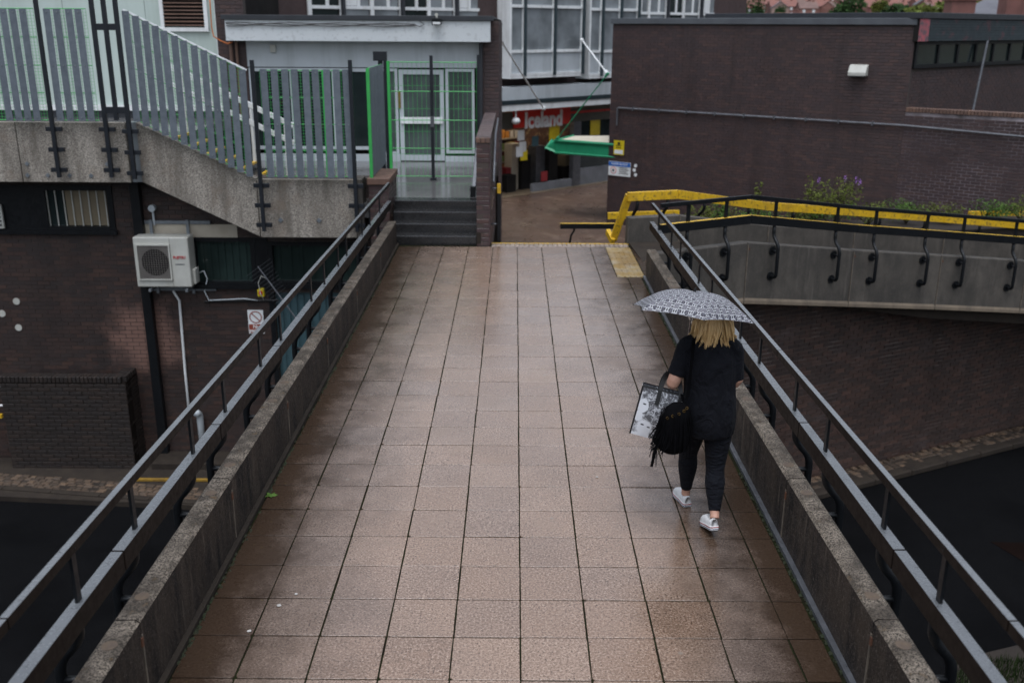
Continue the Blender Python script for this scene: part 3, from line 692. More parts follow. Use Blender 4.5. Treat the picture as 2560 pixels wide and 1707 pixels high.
# ------------------------------------------------------------------ grey-fascia entrance block behind the landing
YB = 17.2
blk = thing('entrance_block', (-3.2, YB, .6), 'flat-roofed entrance block with wide pale grey fascia and glazed door', 'building')
MB().box(-5.95, -.42, YB+.16, 22.5, .6, 3.6).build('core', MT['dark'], blk)
MB().box(-6.13, -.575, 16.82, 17.0, 3.14, 3.56).build('fascia', MT['fascia'], blk, bevel=.004)
MB().box(-6.2, -.52, 16.78, 22.6, 3.563, 3.66).build('roof_edge', MT['darktrim'], blk, bevel=.006)
MB().box(-6.1, -.6, 17.0, YB+.1, 3.15, 3.2).build('soffit', MT['greytrim'], blk)
MB().box(-5.84, -.83, YB, YB+.06, 2.6, 3.2).build('upper_panel', MT['greytrim'], blk)
gx = lambda d: aY(d, 250, YB).x
def win(root, x0, x1, z0, z1, y, fr=.06, glass='glass', name='window', frm='greytrim', mull=0):
    wn = MB().box(x0, x1, y+.02, y+.05, z0, z1).build(name, MT[glass], root)
    m_ = MB().box(x0, x0+fr, y-.02, y+.03, z0, z1).box(x1-fr, x1, y-.02, y+.03, z0, z1).box(x0+fr, x1-fr, y-.02, y+.03, z0, z0+fr).box(x0+fr, x1-fr, y-.02, y+.03, z1-fr, z1)
    for k in range(mull):
        xm = x0+(x1-x0)*(k+1)/(mull+1); m_.box(xm-fr/2, xm+fr/2, y-.018, y+.028, z0+fr, z1-fr)
    m_.build('frame', MT[frm], wn); return wn
win(blk, -5.8, gx(865), .85, 2.58, YB, .07, mull=2)
win(blk, gx(868), gx(915), .75, 2.58, YB, .06, 'glassd')
dx0, dx1 = gx(918), gx(1020)
dr = MB().box(dx0, dx1, YB+.02, YB+.06, .62, 2.56).build('door', MT['glassd'], blk)
MB().box(dx0, dx0+.09, YB-.02, YB+.03, .62, 2.56).box(dx1-.09, dx1, YB-.02, YB+.03, .62, 2.56).box(dx0+.09, dx1-.09, YB-.02, YB+.03, 2.46, 2.56).box(dx0+.09, dx1-.09, YB-.02, YB+.03, .62, .74).build('frame', MT['greytrim'], dr)
MB().box(dx0+.02, dx1-.03, YB-.06, YB-.022, 1.42, 1.56).build('push_bar', MT['white'], dr, bevel=.006)
MB().box(dx0-.02, dx0+.03, YB-.05, YB-.021, 1.75, 2.1).build('brass_plate', M('brass', (.35, .2, .05), None, 9, .4, metal=.7), dr)
win(blk, gx(1024), gx(1090), .78, 2.58, YB, .06, 'glassd')
MB().box(-5.85, dx0-.01, YB-.03, YB+.1, .6, .75).box(dx1+.01, -.83, YB-.03, YB+.1, .6, .72).build('plinth', MT['greytrim'], blk)
brick_wall(blk, (-.82, YB-.06, .6), (1, 0, 0), .42, 3.0, MT['brickF'], None, cap=60); MB().box(-.82, -.405, YB-.058, YB+.2, .3, 3.565).build('mortar_core', MT['mortar'], blk)
brick_wall(blk, (-.406, YB-.06, -2.0), (0, 1, 0), 5.2, 5.6, MT['brickF'], None, cap=0); MB().box(-.7, -.408, YB+.205, 22.4, -2.2, 3.56).build('side_core', MT['mortar'], blk)
brick_wall(blk, (-6.42, YB-.01, 1.5), (1, 0, 0), .6, 3.3, MT['brickF'], None, cap=60); MB().box(-6.42, -5.82, YB-.008, YB+.2, 1.2, 4.8).build('mortar_core', MT['mortar'], blk)
MB().tube([(-.78, YB-.12, .65), (-.78, YB-.12, 3.2)], .035, 10).build('downpipe', MT['darktrim'], blk)
MB().tube([(-6.12, YB-.1, 1.5), (-6.12, YB-.1, 3.65)], .04, 10).tube([(-6.0, YB-.1, 1.5), (-6.0, YB-.1, 3.5)], .03, 10).build('downpipe', MT['brickO'], blk)
fl = thing('floodlight', (aY(1003, 50, 16.7).x, 16.72, 3.4), 'small black floodlight mounted on the grey fascia', 'light')
a = aY(1003, 50, 16.7)
MB().box(a.x-.1, a.x+.1, 16.64, 16.74, a.z-.07, a.z+.07).build('housing', MT['black'], fl, bevel=.012)
MB().box(a.x-.08, a.x+.08, 16.63, 16.645, a.z-.055, a.z-.01).build('lamp_glass', MT['white'], fl)
MB().disc((a.x+.0, 16.7, a.z+.13), (0, -1, 0), .035, .05).box(a.x-.02, a.x+.02, 16.74, 16.82, a.z-.03, a.z+.1).build('sensor', MT['offwhite'], fl)
cb = MB()
for q in range(3):
    pts = [(-6.1+.22*i, 16.79, 3.5-.025*q+.012*math.sin(i*1.3+q*2)) for i in range(19)]
    cb.tube(pts, .008, 5)
cb.tube([(-2.2, 16.79, 3.5), (-2.05, 16.78, 3.44), (-1.95, 16.78, 3.49), (-2.05, 16.78, 3.55)], .009, 5)
cb.build('loose_cable', MT['cable'], label='black cables strung along the top of the grey fascia', cat='cable')
oc = [aY(px(x), px(y), 17.05) for x, y in ((1710, -40), (1718, 60), (1728, 220), (1745, 300), (1800, 335), (1860, 360), (1900, 345))]
MB().tube(oc, .014, 6).build('orange_cable', MT['orange'], smooth=True, label='orange cable hanging beside the louvred window', cat='cable')
jb = aY(627, 112, YB-.05)
MB().box(jb.x-.06, jb.x+.06, YB-.07, YB-.005, jb.z-.08, jb.z+.08).build('junction_box', MT['offwhite'], bevel=.01, label='small white junction box under the grey fascia', cat='box')

# ------------------------------------------------------------------ mint-panelled building behind the fence
mb_ = thing('mint_building', (-9, 17.3, 1.5), 'pale mint panelled building behind the slat fence', 'building')
YM = 17.3
for k, (a, b) in enumerate(((-14, -11.9), (-11.89, -9.7), (-9.69, -7.95), (-7.94, -6.43))):
    MB().box(a, b, YM, YM+.1, 1.78, 6.2).build('wall_panel', MT['mint'], mb_)
MB().box(-14, -6.43, YM-.06, YM+.12, 1.66, 1.775).build('white_sill', MT['white'], mb_); MB().box(-14, -6.43, YM-.02, YM+.12, 1.4, 1.655).build('plinth', MT['darktrim'], mb_)
MB().box(-6.46, -6.41, YM-.03, YM+.1, 1.78, 6.2).build('corner_trim', MT['white'], mb_)
lw = [aY(372, 0, YM), aY(474, 62, YM)]
lv = MB().box(lw[0].x, lw[1].x, YM-.03, YM-.005, lw[1].z, 5.2).build('louvre', MT['dark'], mb_)
MB().box(lw[0].x-.06, lw[0].x+.02, YM-.06, YM, lw[1].z-.06, 5.2).box(lw[1].x-.02, lw[1].x+.06, YM-.06, YM, lw[1].z-.06, 5.2).box(lw[0].x-.06, lw[1].x+.06, YM-.065, YM, lw[1].z-.1, lw[1].z-.02).build('frame', MT['white'], lv)
for k in range(13):
    z = lw[1].z+.03+.075*k
    MB().obox(((lw[0].x+lw[1].x)/2, YM-.045, z), ((lw[1].x-lw[0].x)/2-.02, 0, 0), (0, .025, .015), (0, -.003, .005)).build('louvre_blade', MT['brickO'], lv)
MB().box(-14, -6.4, YM+.12, 23, 1.3, 6.2).build('core', MT['dark'], mb_)
# ================================================================== LEFT LOWER: brick wall below the walkway
YW = 12.3; X0 = -10.6
lw_ = thing('brick_building', (-6, YW, GZ), 'dark brick building below the walkway on the left', 'building')
WW = 8.35; HH = 5.35
def op(d0, d1, e0, e1):          # opening from survey: left, right, top, bottom
    a = aY(d0, (e0+e1)/2, YW); b = aY(d1, (e0+e1)/2, YW); t = aY((d0+d1)/2, e0, YW); q = aY((d0+d1)/2, e1, YW)
    return (a.x, b.x, q.z, t.z)
O1 = op(-30, 262, 425, 530); O2 = op(442, 588, 545, 655); O3 = op(618, 830, 555, 655); OD = op(640, 800, 672, 980)
ops = [(o[0]-X0, o[1]-X0, o[2]-GZ, o[3]-GZ) for o in (O1, O2, O3, OD)]
bandz = (aY(430, 545, YW).z, aY(430, 515, YW).z); bx0, bx1 = aY(330, 530, YW).x, aY(545, 530, YW).x
ops.append((bx0-X0, bx1-X0, bandz[0]-GZ, bandz[1]-GZ))
core = MB(); core.box(X0, -6.35, YW+.35, 17.2, GZ, 1.29); core.box(-6.34, X0+WW, YW+.35, 17.2, GZ, .3); core.build('core', MT['dark'], lw_)
mc = MB(); slabbox(mc, (X0, YW, GZ), (1, 0, 0), WW, HH, Vector((0, -1, 0)), .34, ops); mc.build('mortar_core', MT['mortar'], lw_)
brick_wall(lw_, (X0, YW, GZ), (1, 0, 0), WW, HH, MT['brickL'], None, ops, cap=300, pick=lambda a, z: z > 2.1 and a > 1.2)
MB().box(bx0, bx1, YW-.012, YW+.1, bandz[0], bandz[1]).build('cream_lintel', MT['cream'], lw_)
# barred window, upper left
def dwin(o, glass, name='window', fr=.1, bars=0, y=YW):
    wn = MB().box(o[0], o[1], y+.07, y+.09, o[2], o[3]).build(name, MT[glass], lw_)
    f = MB().box(o[0], o[0]+fr, y-.03, y+.07, o[2], o[3]).box(o[1]-fr, o[1], y-.03, y+.07, o[2], o[3]).box(o[0]+fr, o[1]-fr, y-.03, y+.07, o[2], o[2]+fr*.8).box(o[0]+fr, o[1]-fr, y-.03, y+.07, o[3]-fr*.9, o[3])
    f.build('frame', MT['black'], wn)
    MB().box(o[0]-.03, o[1]+.03, y-.09, y-.032, o[2]-.05, o[2]+.03).build('sill', MT['black'], wn)
    return wn
wn = dwin(O1, 'glass')
MB().box(-9.5, O1[0]+1.05, YW-.028, YW+.06, O1[2]+.05, O1[3]-.05).build('frame_post', MT['black'], wn)
xa, xb = aY(150, 480, YW).x, aY(245, 480, YW).x
MB().box(xa, O1[1]-.1, YW+.055, YW+.066, O1[2]+.09, O1[3]-.1).build('blind', MT['tan'], wn)
for k in range(10):
    x = aY(70, 480, YW).x+k*.145
    if x < O1[1]-.12: MB().box(x, x+.018, YW+.03, YW+.045, O1[2]+.08, O1[3]-.09).build('bar', MT['offwhite'], wn)
gv = op(-40, 12, 468, 522)
lg = MB().box(gv[0], gv[1], YW-.1, YW-.06, gv[2], gv[3]).build('vent_grille', MT['offwhite'], lw_)
for k in range(6): MB().box(gv[0], gv[1]-.03, YW-.115, YW-.101, gv[2]+.05+.07*k, gv[2]+.075+.07*k).build('blade', MT['darktrim'], lg)
for o in (O2, O3):
    wn = dwin(o, 'glassg', fr=.08)
    for k in range(7): 
        x = o[0]+.15+k*(o[1]-o[0]-.25)/7
        MB().box(x, x+.05, YW+.052, YW+.068, o[2]+.1, o[3]-.1).build('curtain_fold', MT['glassg'], wn)
MB().box(O2[1]+.004, O3[0]-.004, YW-.03, YW+.3, O2[2]-.1, O2[3]).build('window_pier', MT['black'], lw_)
dd_ = MB().box(OD[0], OD[1], YW+.1, YW+.13, GZ, OD[3]).build('door', MT['teal'], lw_)
for k in range(9):
    x = OD[0]+.05+k*.13
    MB().box(x, x+.075, YW+.075, YW+.101, GZ+.05, OD[3]-.05).build('door_rib', MT['teal'], dd_)
MB().box(OD[0]-.09, OD[0]-.004, YW-.03, YW+.13, GZ, OD[3]).build('door_jamb', MT['black'], lw_)
# black steel column in front of the wall
MB().box(-6.69, -6.53, YW-.14, YW-.012, GZ, .98).build('steel_column', MT['black'], label='black steel column standing against the dark brick wall', cat='column', bevel=.004)
# air-conditioning unit on its bracket
YA = YW-.42
ac = thing('air_conditioner', (-6.05, YA, -.9), 'white air conditioning unit hung on the dark brick wall', 'air conditioner')
a0, a1 = aY(303, 545, YA), aY(433, 660, YA); ax0, ax1, az1, az0 = a0.x, a1.x, a0.z-.0, a1.z
ax1 = ax0+.95
MB().box(ax0, ax1, YA, YA+.34, az0, az1).build('casing', MT['offwhite'], ac, bevel=.02)
gx0, gx1, gz0_, gz1_ = ax0+.06, ax0+.62, az0+.14, az1-.13
fg = MB().box(gx0, gx1, YA-.012, YA+.01, gz0_, gz1_).build('fan_guard', MT['grille'], ac, bevel=.005)
MB().box(gx0-.012, gx0+.012, YA-.03, YA-.001, gz0_-.01, gz1_+.01).box(gx1-.012, gx1+.012, YA-.03, YA-.001, gz0_-.01, gz1_+.01).box(gx0+.012, gx1-.012, YA-.03, YA-.001, gz1_-.012, gz1_+.01).box(gx0+.012, gx1-.012, YA-.03, YA-.001, gz0_-.01, gz0_+.012).build('guard_frame', MT['offwhite'], fg)
fcx, fcz = (gx0+gx1)/2+.02, (gz0_+gz1_)/2
MB().disc((fcx, YA-.013, fcz), (0, -1, 0), .235, .004, 32).build('fan_opening', MT['dark'], fg)
wr = MB()
for k in range(13): wr.tube([(gx0+.03+k*(gx1-gx0-.06)/12, YA-.024, gz0_+.02), (gx0+.03+k*(gx1-gx0-.06)/12, YA-.024, gz1_-.02)], .003, 4)
for k in range(15): wr.tube([(gx0+.02, YA-.028, gz0_+.03+k*(gz1_-gz0_-.06)/14), (gx1-.02, YA-.028, gz0_+.03+k*(gz1_-gz0_-.06)/14)], .0025, 4)
wr.build('guard_wires', MT['grille'], fg)
lg_ = inst('maker_badge', text_mesh('FUJITSU', .062, M('badge_red', (.5, .04, .05), None, 3, .4), 'maker_badge', .002, .002), ac, frame(Vector((ax1-.17, YA-.006, (az0+az1)/2+.09)), Vector((1, 0, 0)), Vector((0, 0, 1)), Vector((0, -1, 0))))
MB().box(ax1-.25, ax1-.09, YA-.003, YA+.01, (az0+az1)/2-.04, (az0+az1)/2-.024).build('maker_line', MT['metal'], ac)
MB().box(ax1-.005, ax1+.05, YA+.1, YA+.3, az0+.03, az0+.3).build('valve_cover', MT['offwhite'], ac, bevel=.015)
MB().box(ax1-.32, ax1-.314, YA-.002, YA+.01, az0+.01, az1-.01).build('panel_seam', MT['grille'], ac)
br = thing('bracket_frame', (-6.05, YW-.02, -.9), 'galvanised channel frame carrying the air conditioner', 'bracket')
for z in (az1+.19, az0-.13): MB().box(ax0+.1, ax0+1.25, YW-.05, YW-.012, z-.03, z+.03).build('channel', MT['galv'], br)
for x in (ax0+.22, ax0+.86):
    MB().box(x-.025, x+.025, YW-.09, YW-.052, az0-.2, az1+.24).build('upright', MT['galv'], br); MB().box(x-.022, x+.022, YA-.04, YW-.091, az0-.075, az0-.03).build('arm', MT['galv'], br)
# pipes, cables, small fittings of that wall
MB().tube([aY(398, 668, YW-.05), aY(412, 690, YW-.05), aY(425, 850, YW-.05), aY(441, 1015, YW-.05)], .024, 8).build('drain_pipe', MT['white'], smooth=True, label='thin white drain pipe below the air conditioner', cat='pipe')
MB().tube([aY(x, y, YW-.06) for x, y in ((455, 628), (468, 622), (476, 640), (470, 670), (480, 690), (520, 688), (560, 686), (592, 690))], .012, 6).build('hanging_cable', MT['greytrim'], smooth=True, label='looped grey cable beside the air conditioner', cat='cable')
MB().tube([aY(470, 693, YW-.03), aY(640, 690, YW-.03)], .022, 6).build('conduit', MT['cable'], label='black conduit running to the yellow isolator', cat='conduit')
iso = thing('isolator_switch', aY(601, 670, YW-.04), 'yellow isolator box with red rotary switch', 'switch')
q = aY(601, 670, YW-.02); MB().box(q.x-.06, q.x+.06, YW-.09, YW-.012, q.z-.075, q.z+.075).build('box', MT['signy'], iso, bevel=.01)
MB().disc((q.x, YW-.091, q.z), (0, -1, 0), .035, .02).build('knob', MT['red'], iso); MB().box(q.x-.006, q.x+.006, YW-.118, YW-.112, q.z-.028, q.z+.028).build('pointer', MT['white'], iso)
np_ = thing('parking_sign', aY(588, 740, YW-.01), 'white and red no parking sign behind the left handrail', 'sign')
s0, s1 = aY(568, 712, YW-.02), aY(608, 766, YW-.02)
MB().box(s0.x, s1.x, YW-.022, YW-.012, s1.z, s0.z).build('board', MT['white'], np_)
h_ = (s0.z-s1.z); MB().box(s0.x+.008, s1.x-.008, YW-.0255, YW-.0225, s1.z+.01, s1.z+h_*.4).build('red_band', MT['maroon'], np_)
cx_, cz_ = (s0.x+s1.x)/2, s1.z+h_*.7; rr = h_*.235
ring = MB()
for k in range(28):
    a, b = 2*math.pi*k/28, 2*math.pi*(k+1)/28
    ring.obox((cx_+rr*math.cos((a+b)/2), YW-.0245, cz_+rr*math.sin((a+b)/2)), (rr*.115*-math.sin((a+b)/2), 0, rr*.115*math.cos((a+b)/2)), (0, .0015, 0), (rr*.09*math.cos((a+b)/2), 0, rr*.09*math.sin((a+b)/2)))
ring.obox((cx_, YW-.0243, cz_), (rr*.66, 0, -rr*.66), (0, .0015, 0), (rr*.06, 0, rr*.06)); ring.build('prohibition_ring', MT['maroon'], np_)
for t_, z in (('No', s1.z+h_*.295), ('parking', s1.z+h_*.13)):
    inst('lettering', text_mesh(t_, h_*.2, MT['white'], 'lettering', .002, .001), np_, frame(Vector((cx_, YW-.0275, z)), Vector((1, 0, 0)), Vector((0, 0, 1)), Vector((0, -1, 0))))
bl = aY(350, 478, YW-.05)
MB().disc((bl.x, YW-.012, bl.z), (0, -1, 0), .06, .09, 14).tube([(bl.x, YW-.05, bl.z-.05), (bl.x, YW-.04, bl.z-.3)], .02).build('bulkhead_lamp', MT['greytrim'], smooth=False, label='small round bulkhead lamp under the sloping stair', cat='light')
for i, (x, y) in enumerate(((38, 692), (5, 720), (43, 752))):
    c = aY(x, y, YW-.01); MB().disc((c.x, YW-.009, c.z), (0, -1, 0), .062, .012, 20).build('wall_disc', MT['offwhite'], label=('uppermost', 'leftmost', 'lowest')[i]+' of three white round discs on the dark brick wall', cat='disc', group='white discs on the lower left wall')
vp = aY(460, 975, YW-.12)
MB().tube([(vp.x, YW-.1, GZ+.1), (vp.x, YW-.1, vp.z+.1)]+arc((vp.x, YW-.1, vp.z+.12), (vp.x, YW-.1, vp.z+.26), (vp.x-.02, YW-.22, vp.z+.26), 4), .06, 12).build('vent_pipe', MT['greytrim'], smooth=True, label='short grey bent vent pipe at the foot of the brick wall', cat='pipe')
# tangled television aerial
an = thing('television_aerial', aY(600, 640, YW-.35), 'tangled grey television aerial hanging by the green windows', 'aerial')
A = aY(690, 745, YW-.5); B = aY(592, 612, YW-.3); ae = MB().tube([B, A], .012, 6); d_ = (A-B).normalized(); pr = Vector((.75, -.2, .55)).normalized()
for k in range(12):
    c = B+d_*(.02+.062*k); ae.tube([c-pr*(.3-.012*k), c+pr*(.3-.012*k)], .004, 4)
ae.build('boom_and_rods', MT['metal'], an)
MB().tube([aY(x, y, YW-.3) for x, y in ((612, 640), (600, 634), (593, 650), (598, 672), (606, 690))], .008, 6).build('coax', MT['offwhite'], an, smooth=True)

# ------------------------------------------------------------------ low brick enclosure wall in front of it
BXY = 11.72
bxw = thing('enclosure_wall', (-8, BXY, GZ), 'low dark brick enclosure wall at road level on the left', 'wall')
bt = aY(150, 866, BXY).z; bxl = aY(14, 980, BXY).x; bxr = aY(300, 980, BXY).x
Hb = bt-GZ-.11
MB().box(bxl, bxr, BXY+.008, BXY+.23, GZ, GZ+Hb).box(bxr-.22, bxr-.008, BXY+.23, YW-.015, GZ, GZ+Hb).build('mortar_core', M('sooty_mortar', (.016, .012, .01), None, 3, .9, spec=.1), bxw)
brick_wall(bxw, (bxl, BXY+.008, GZ), (1, 0, 0), bxr-bxl, Hb, MT['brickB'], None, cap=300)
brick_wall(bxw, (bxr-.008, BXY, GZ), (0, 1, 0), YW-BXY-.02, Hb, MT['brickB'], None, cap=60)
cbk = piece_mesh(.062, .104, .22, .004, MT['brickB'], 'coping_brick'); n_ = int((bxr-bxl)/.073)
for k in range(n_): inst('coping_brick', cbk, bxw, Matrix.Translation((bxl+.036+.073*k, BXY-.004, bt-.053)))
for k in range(5): inst('coping_brick', cbk, bxw, frame(Vector((bxr+.004, BXY+.1+.1*k, bt-.053)), Vector((0, 1, 0)), Vector((-1, 0, 0)), Vector((0, 0, 1))))
wr_ = thing('road_barrier', (-9.5, 12, GZ), 'white tubular barrier peeping past the low brick enclosure', 'barrier')
for d in (888, 931): q = aY(10, d, 12.1); MB().tube([(-10.4, 12.1, q.z), (bxl+.05, 12.1, q.z)], .02, 8).build('tube', MT['white'], wr_)
# pavement strip of setts, kerb and a yellow line
kl, kr = aZ(-40, 1118, GZ+.12), aZ(520, 1160, GZ+.12)
kd = (kr-kl).normalized(); kn = Vector((-kd.y, kd.x, 0))
pv = MB().prism([(kl.x-3, BXY+.4, GZ+.09), (kl.x-3, kl.y, GZ+.09), (kr.x, kr.y, GZ+.09), (-2.2, kr.y+.05, GZ+.09), (-2.2, YW-.02, GZ+.09), (kr.x, YW-.02, GZ+.09)], (0, 0, -.09)).build('pavement', MT['kerb'], kind='structure')
ke = piece_mesh(.9, .12, .12, .012, MT['kerb'], 'kerb_stone')
for k in range(11): inst('kerb_stone', ke, pv, frame(kl+kd*(-1+.91*k)+Vector((0, 0, -.06)), kd, kn, Vector((0, 0, 1))))
rg = random.Random(5); sme = [piece_mesh(.1+.02*i, .09, .05, .012, MT['sett'], 'sett') for i in range(4)]
cnt = 0
for row in range(6):
    s_ = -.8
    while s_ < 8.3 and cnt < 300:
        i = rg.randrange(4); wd = .1+.02*i; p = kl+kd*(s_+wd/2)+kn*(.17+.098*row)
        s_ += wd+.012
        if p.y > (BXY-.05 if p.x < bxr else YW-.4): continue
        inst('sett', sme[i], pv, Matrix.Translation((p.x, p.y, GZ+.098+rg.gauss(0, .006))) @ Matrix.Rotation(math.atan2(kd.y, kd.x)+rg.gauss(0, .05), 4, 'Z') @ Matrix.Rotation(-math.pi/2, 4, 'X')); cnt += 1
DYEL = M('darker_yellow_edge', (.26, .15, .012), (.16, .09, .012), 9, .7)  # the yellow paint in a darker tone
yl = aZ(340, 1103, GZ+.1)
MB().box(bxr+.05, -3.0, yl.y-.035, yl.y+.035, GZ+.1, GZ+.135).build('yellow_edging', DYEL, pv)
MB().box(-10.5, bxl-.02, BXY-.06, BXY, GZ+1.1, GZ+1.17).build('yellow_edging', MT['yellow'], pv)
MB().box(bxr+.3, -4.6, YW-.6, YW-.02, GZ+.092, GZ+.2).build('door_step', MT['kerb'], pv)

# ================================================================== RIGHT: curved ramp
RP = [Vector(p) for p in ((2.02, 9.14, .37), (3.48, 9.88, .38), (5.48, 10.98, .03), (7.22, 11.65, -.2), (9.0, 12.22, -.42), (11.6, 12.9, -.77), (14.5, 13.4, -1.15))]
PH = .955; LIP = M('tan_cast_lip', (.2, .155, .11), (.14, .11, .08), 3, .75, streak=((.06, .05, .04), 5, .5))
def seg_n(a, b): d = (b-a); d.z = 0; d.normalize(); return Vector((d.y, -d.x, 0))   # outward (towards the road)
def ramp_parapet(name, pts, label, thick, mat, height, lip=True):
    root = thing(name, pts[1], label, 'parapet')
    for a, b in zip(pts, pts[1:]):
        n_ = seg_n(a.copy(), b.copy()); d = (b-a).normalized(); a2, b2 = a+d*.006, b-d*.006
        m = MB(); e = n_*-thick
        prof = [Vector((0, 0, 0))+e+Vector((0, 0, -.0)), n_*-.015, n_*0+Vector((0, 0, -.015)), n_*0+Vector((0, 0, -height+.09)), n_*.012+Vector((0, 0, -height+.05)), n_*.012+Vector((0, 0, -height)), e+Vector((0, 0, -height))]
        ov = [a2+p for p in prof]+[b2+p for p in prof]; k = len(prof)
        fs = [tuple(range(k)), tuple(range(2*k-1, k-1, -1))]+[(i, i+k, (i+1) % k+k, (i+1) % k) for i in range(k)]
        mi = [0, 0]+[1 if i in (3, 4) else 0 for i in range(k)]
        o = len(m.f); m.add(ov, fs); m.mi[o:] = mi
        p_ = m.build('panel', [mat, LIP] if lip else [mat, mat], root)
        MB().obox(a2+n_*.004+Vector((0, 0, -height/2)), d*.008, n_*.008, Vector((0, 0, height/2-.03))).build('joint_sealant', SEAL, p_)
        if lip: MB().obox(a2+d*.02+n_*.004+Vector((0, 0, -.1)), d*.02, n_*.006, Vector((0, 0, .02))).build('fixing_plate', RUST, p_)
    return root
ramp_parapet('ramp_parapet', RP, 'curved concrete ramp parapet above the dark road on the right', .14, MT['rampc'], PH)
flo = [Vector((p.x, p.y, p.z-.42)) for p in RP]
RW = 2.1
FP = [Vector(p) for p in ((1.86, 11.5, .44), (2.75, 11.78, .44), (4.55, 12.85, .06), (6.4, 13.65, -.18), (8.4, 14.3, -.42), (11.2, 15.0, -.75), (14.2, 15.5, -1.15))]
ff = MB()
for i in range(len(RP)-1):
    a, b, c, d = RP[i], RP[i+1], FP[i+1], FP[i]
    w1, w2 = (d-a)*.06, (c-b)*.06; dz = [.4, .44, .8, .95, .98, .98, .98]; ff.prism([(p.x, p.y, p.z-dz[k]) for p, k in ((a+w1, i), (b+w2, i+1), (c-w2*.5, i+1), (d-w1*.5, i))], (0, 0, -.2))
ff.build('ramp_floor', MT['kerb'], kind='structure')
ramp_parapet('ramp_parapet', [p+Vector((0, 0, 0)) for p in FP], 'inner concrete parapet of the ramp beneath the yellow rail', .14, MT['rampc'], 1.1, False)
MB().box(1.84, 1.875, 11.47, 11.62, -.02, .45).build('parapet_end', MT['rampc'], label='pale concrete end block of the inner ramp parapet', cat='block', bevel=.008)
def ramp_rail(name, label, pts, off, lz, uz, matr, topm, brackets, upper=True, zb=.5, far=0, rh=.13):
    root = thing(name, pts[1], label, 'handrail')
    O = []
    for i, p in enumerate(pts):
        n1 = seg_n(pts[max(i-1, 0)].copy(), pts[max(i, 1)].copy()); n2 = seg_n(pts[min(i, len(pts)-2)].copy(), pts[min(i+1, len(pts)-1)].copy())
        O.append(p+(n1+n2).normalized()*off)
    for a, b in zip(O, O[1:]):
        d = (b-a).normalized()
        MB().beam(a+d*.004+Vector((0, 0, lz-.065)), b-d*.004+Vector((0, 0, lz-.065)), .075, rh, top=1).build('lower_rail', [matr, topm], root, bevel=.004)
        if upper:
            MB().beam(a+d*.004+Vector((0, 0, uz-.03)), b-d*.004+Vector((0, 0, uz-.03)), .045, .06).build('upper_rail', matr, root, bevel=.003)
    for i, (a, b) in enumerate(zip(O, O[1:])):
        n_ = seg_n(pts[i].copy(), pts[i+1].copy())
        for t in brackets[i]:
            p = a+(b-a)*t; pp = pts[i]+(pts[i+1]-pts[i])*t
            fo = pp-n_*far; bracket(root, (fo.x, fo.y), n_ if not far else -n_, pp.z, p.z+lz-.13, MT['black'], off if not far else -off-far, drop=zb)
            if upper: MB().obox(p+Vector((0, 0, (lz+uz)/2-.03)), n_*.012, (b-a).normalized()*.027, Vector((0, 0, (uz-lz)/2-.01))).build('upright', MT['black'], root)
    return root
ramp_rail('ramp_handrail', 'black double ramp handrail with yellow top edge and curled brackets', RP, .002, .42, .72, MT['black'], MT['yellow'], [(.3, .72), (.22, .8), (.2, .78), (.2, .8), (.2, .8), (.3,)])
ramp_rail('ramp_handrail', 'thick yellow handrail along the far side of the ramp', FP, -.1, .4, .6, MT['yellow'], MT['yellow'], [(.2, .8), (.3, .8), (.3, .8), (.3, .8), (.3,), (.3,)], False, .3, .141, .145)
# yellow stair rail going down from its end, and the lower rails beyond the nosing
ys = thing('stair_rail', (1.85, 11.6, .8), 'sloping yellow rail at the head of the street stairs', 'handrail')
MB().beam(aY(1445, 448, 11.65), aY(1408, 552, 11.9), .07, .12, up=(1, 0, 0)).build('rail', MT['yellow'], ys, bevel=.004)
ys2 = thing('stair_rail', (1.6, 12.6, -.2), 'low black rail with yellow top edge beyond the stair nosing', 'handrail')
MB().beam(aY(1287, 519, 13.6), aY(1412, 519, 13.6), .08, .1, top=1).build('rail', [MT['black'], MT['yellow']], ys2)
q = aY(1312, 540, 13.6); MB().tube([q+Vector((.06, 0, .22)), q+Vector((.05, 0, .08)), q, q+Vector((-.05, 0, -.3))], .02, 8).build('bracket', MT['black'], ys2)
ys3 = thing('stair_rail', (1.5, 12.2, -.2), 'short yellow rail stub beside the stair nosing', 'handrail')
MB().beam(aY(1396, 532, 12.1), aY(1408, 556, 11.8), .07, .1).build('rail', MT['yellow'], ys3)
fs_ = thing('street_stairs', (.7, 13, -1), 'stairs dropping from the footbridge to the shopping street', 'stairs')
for k in range(14): MB().box(-.43, 1.86, 11.55+.29*k, 11.84+.29*k, -.16*(k+1)-.3, -.16*(k+1)).build('step', MT['street'], fs_)
MB().box(-.43, 1.86, 11.5, 11.548, -2.2, -.02).build('riser_wall', MT['street'], fs_)
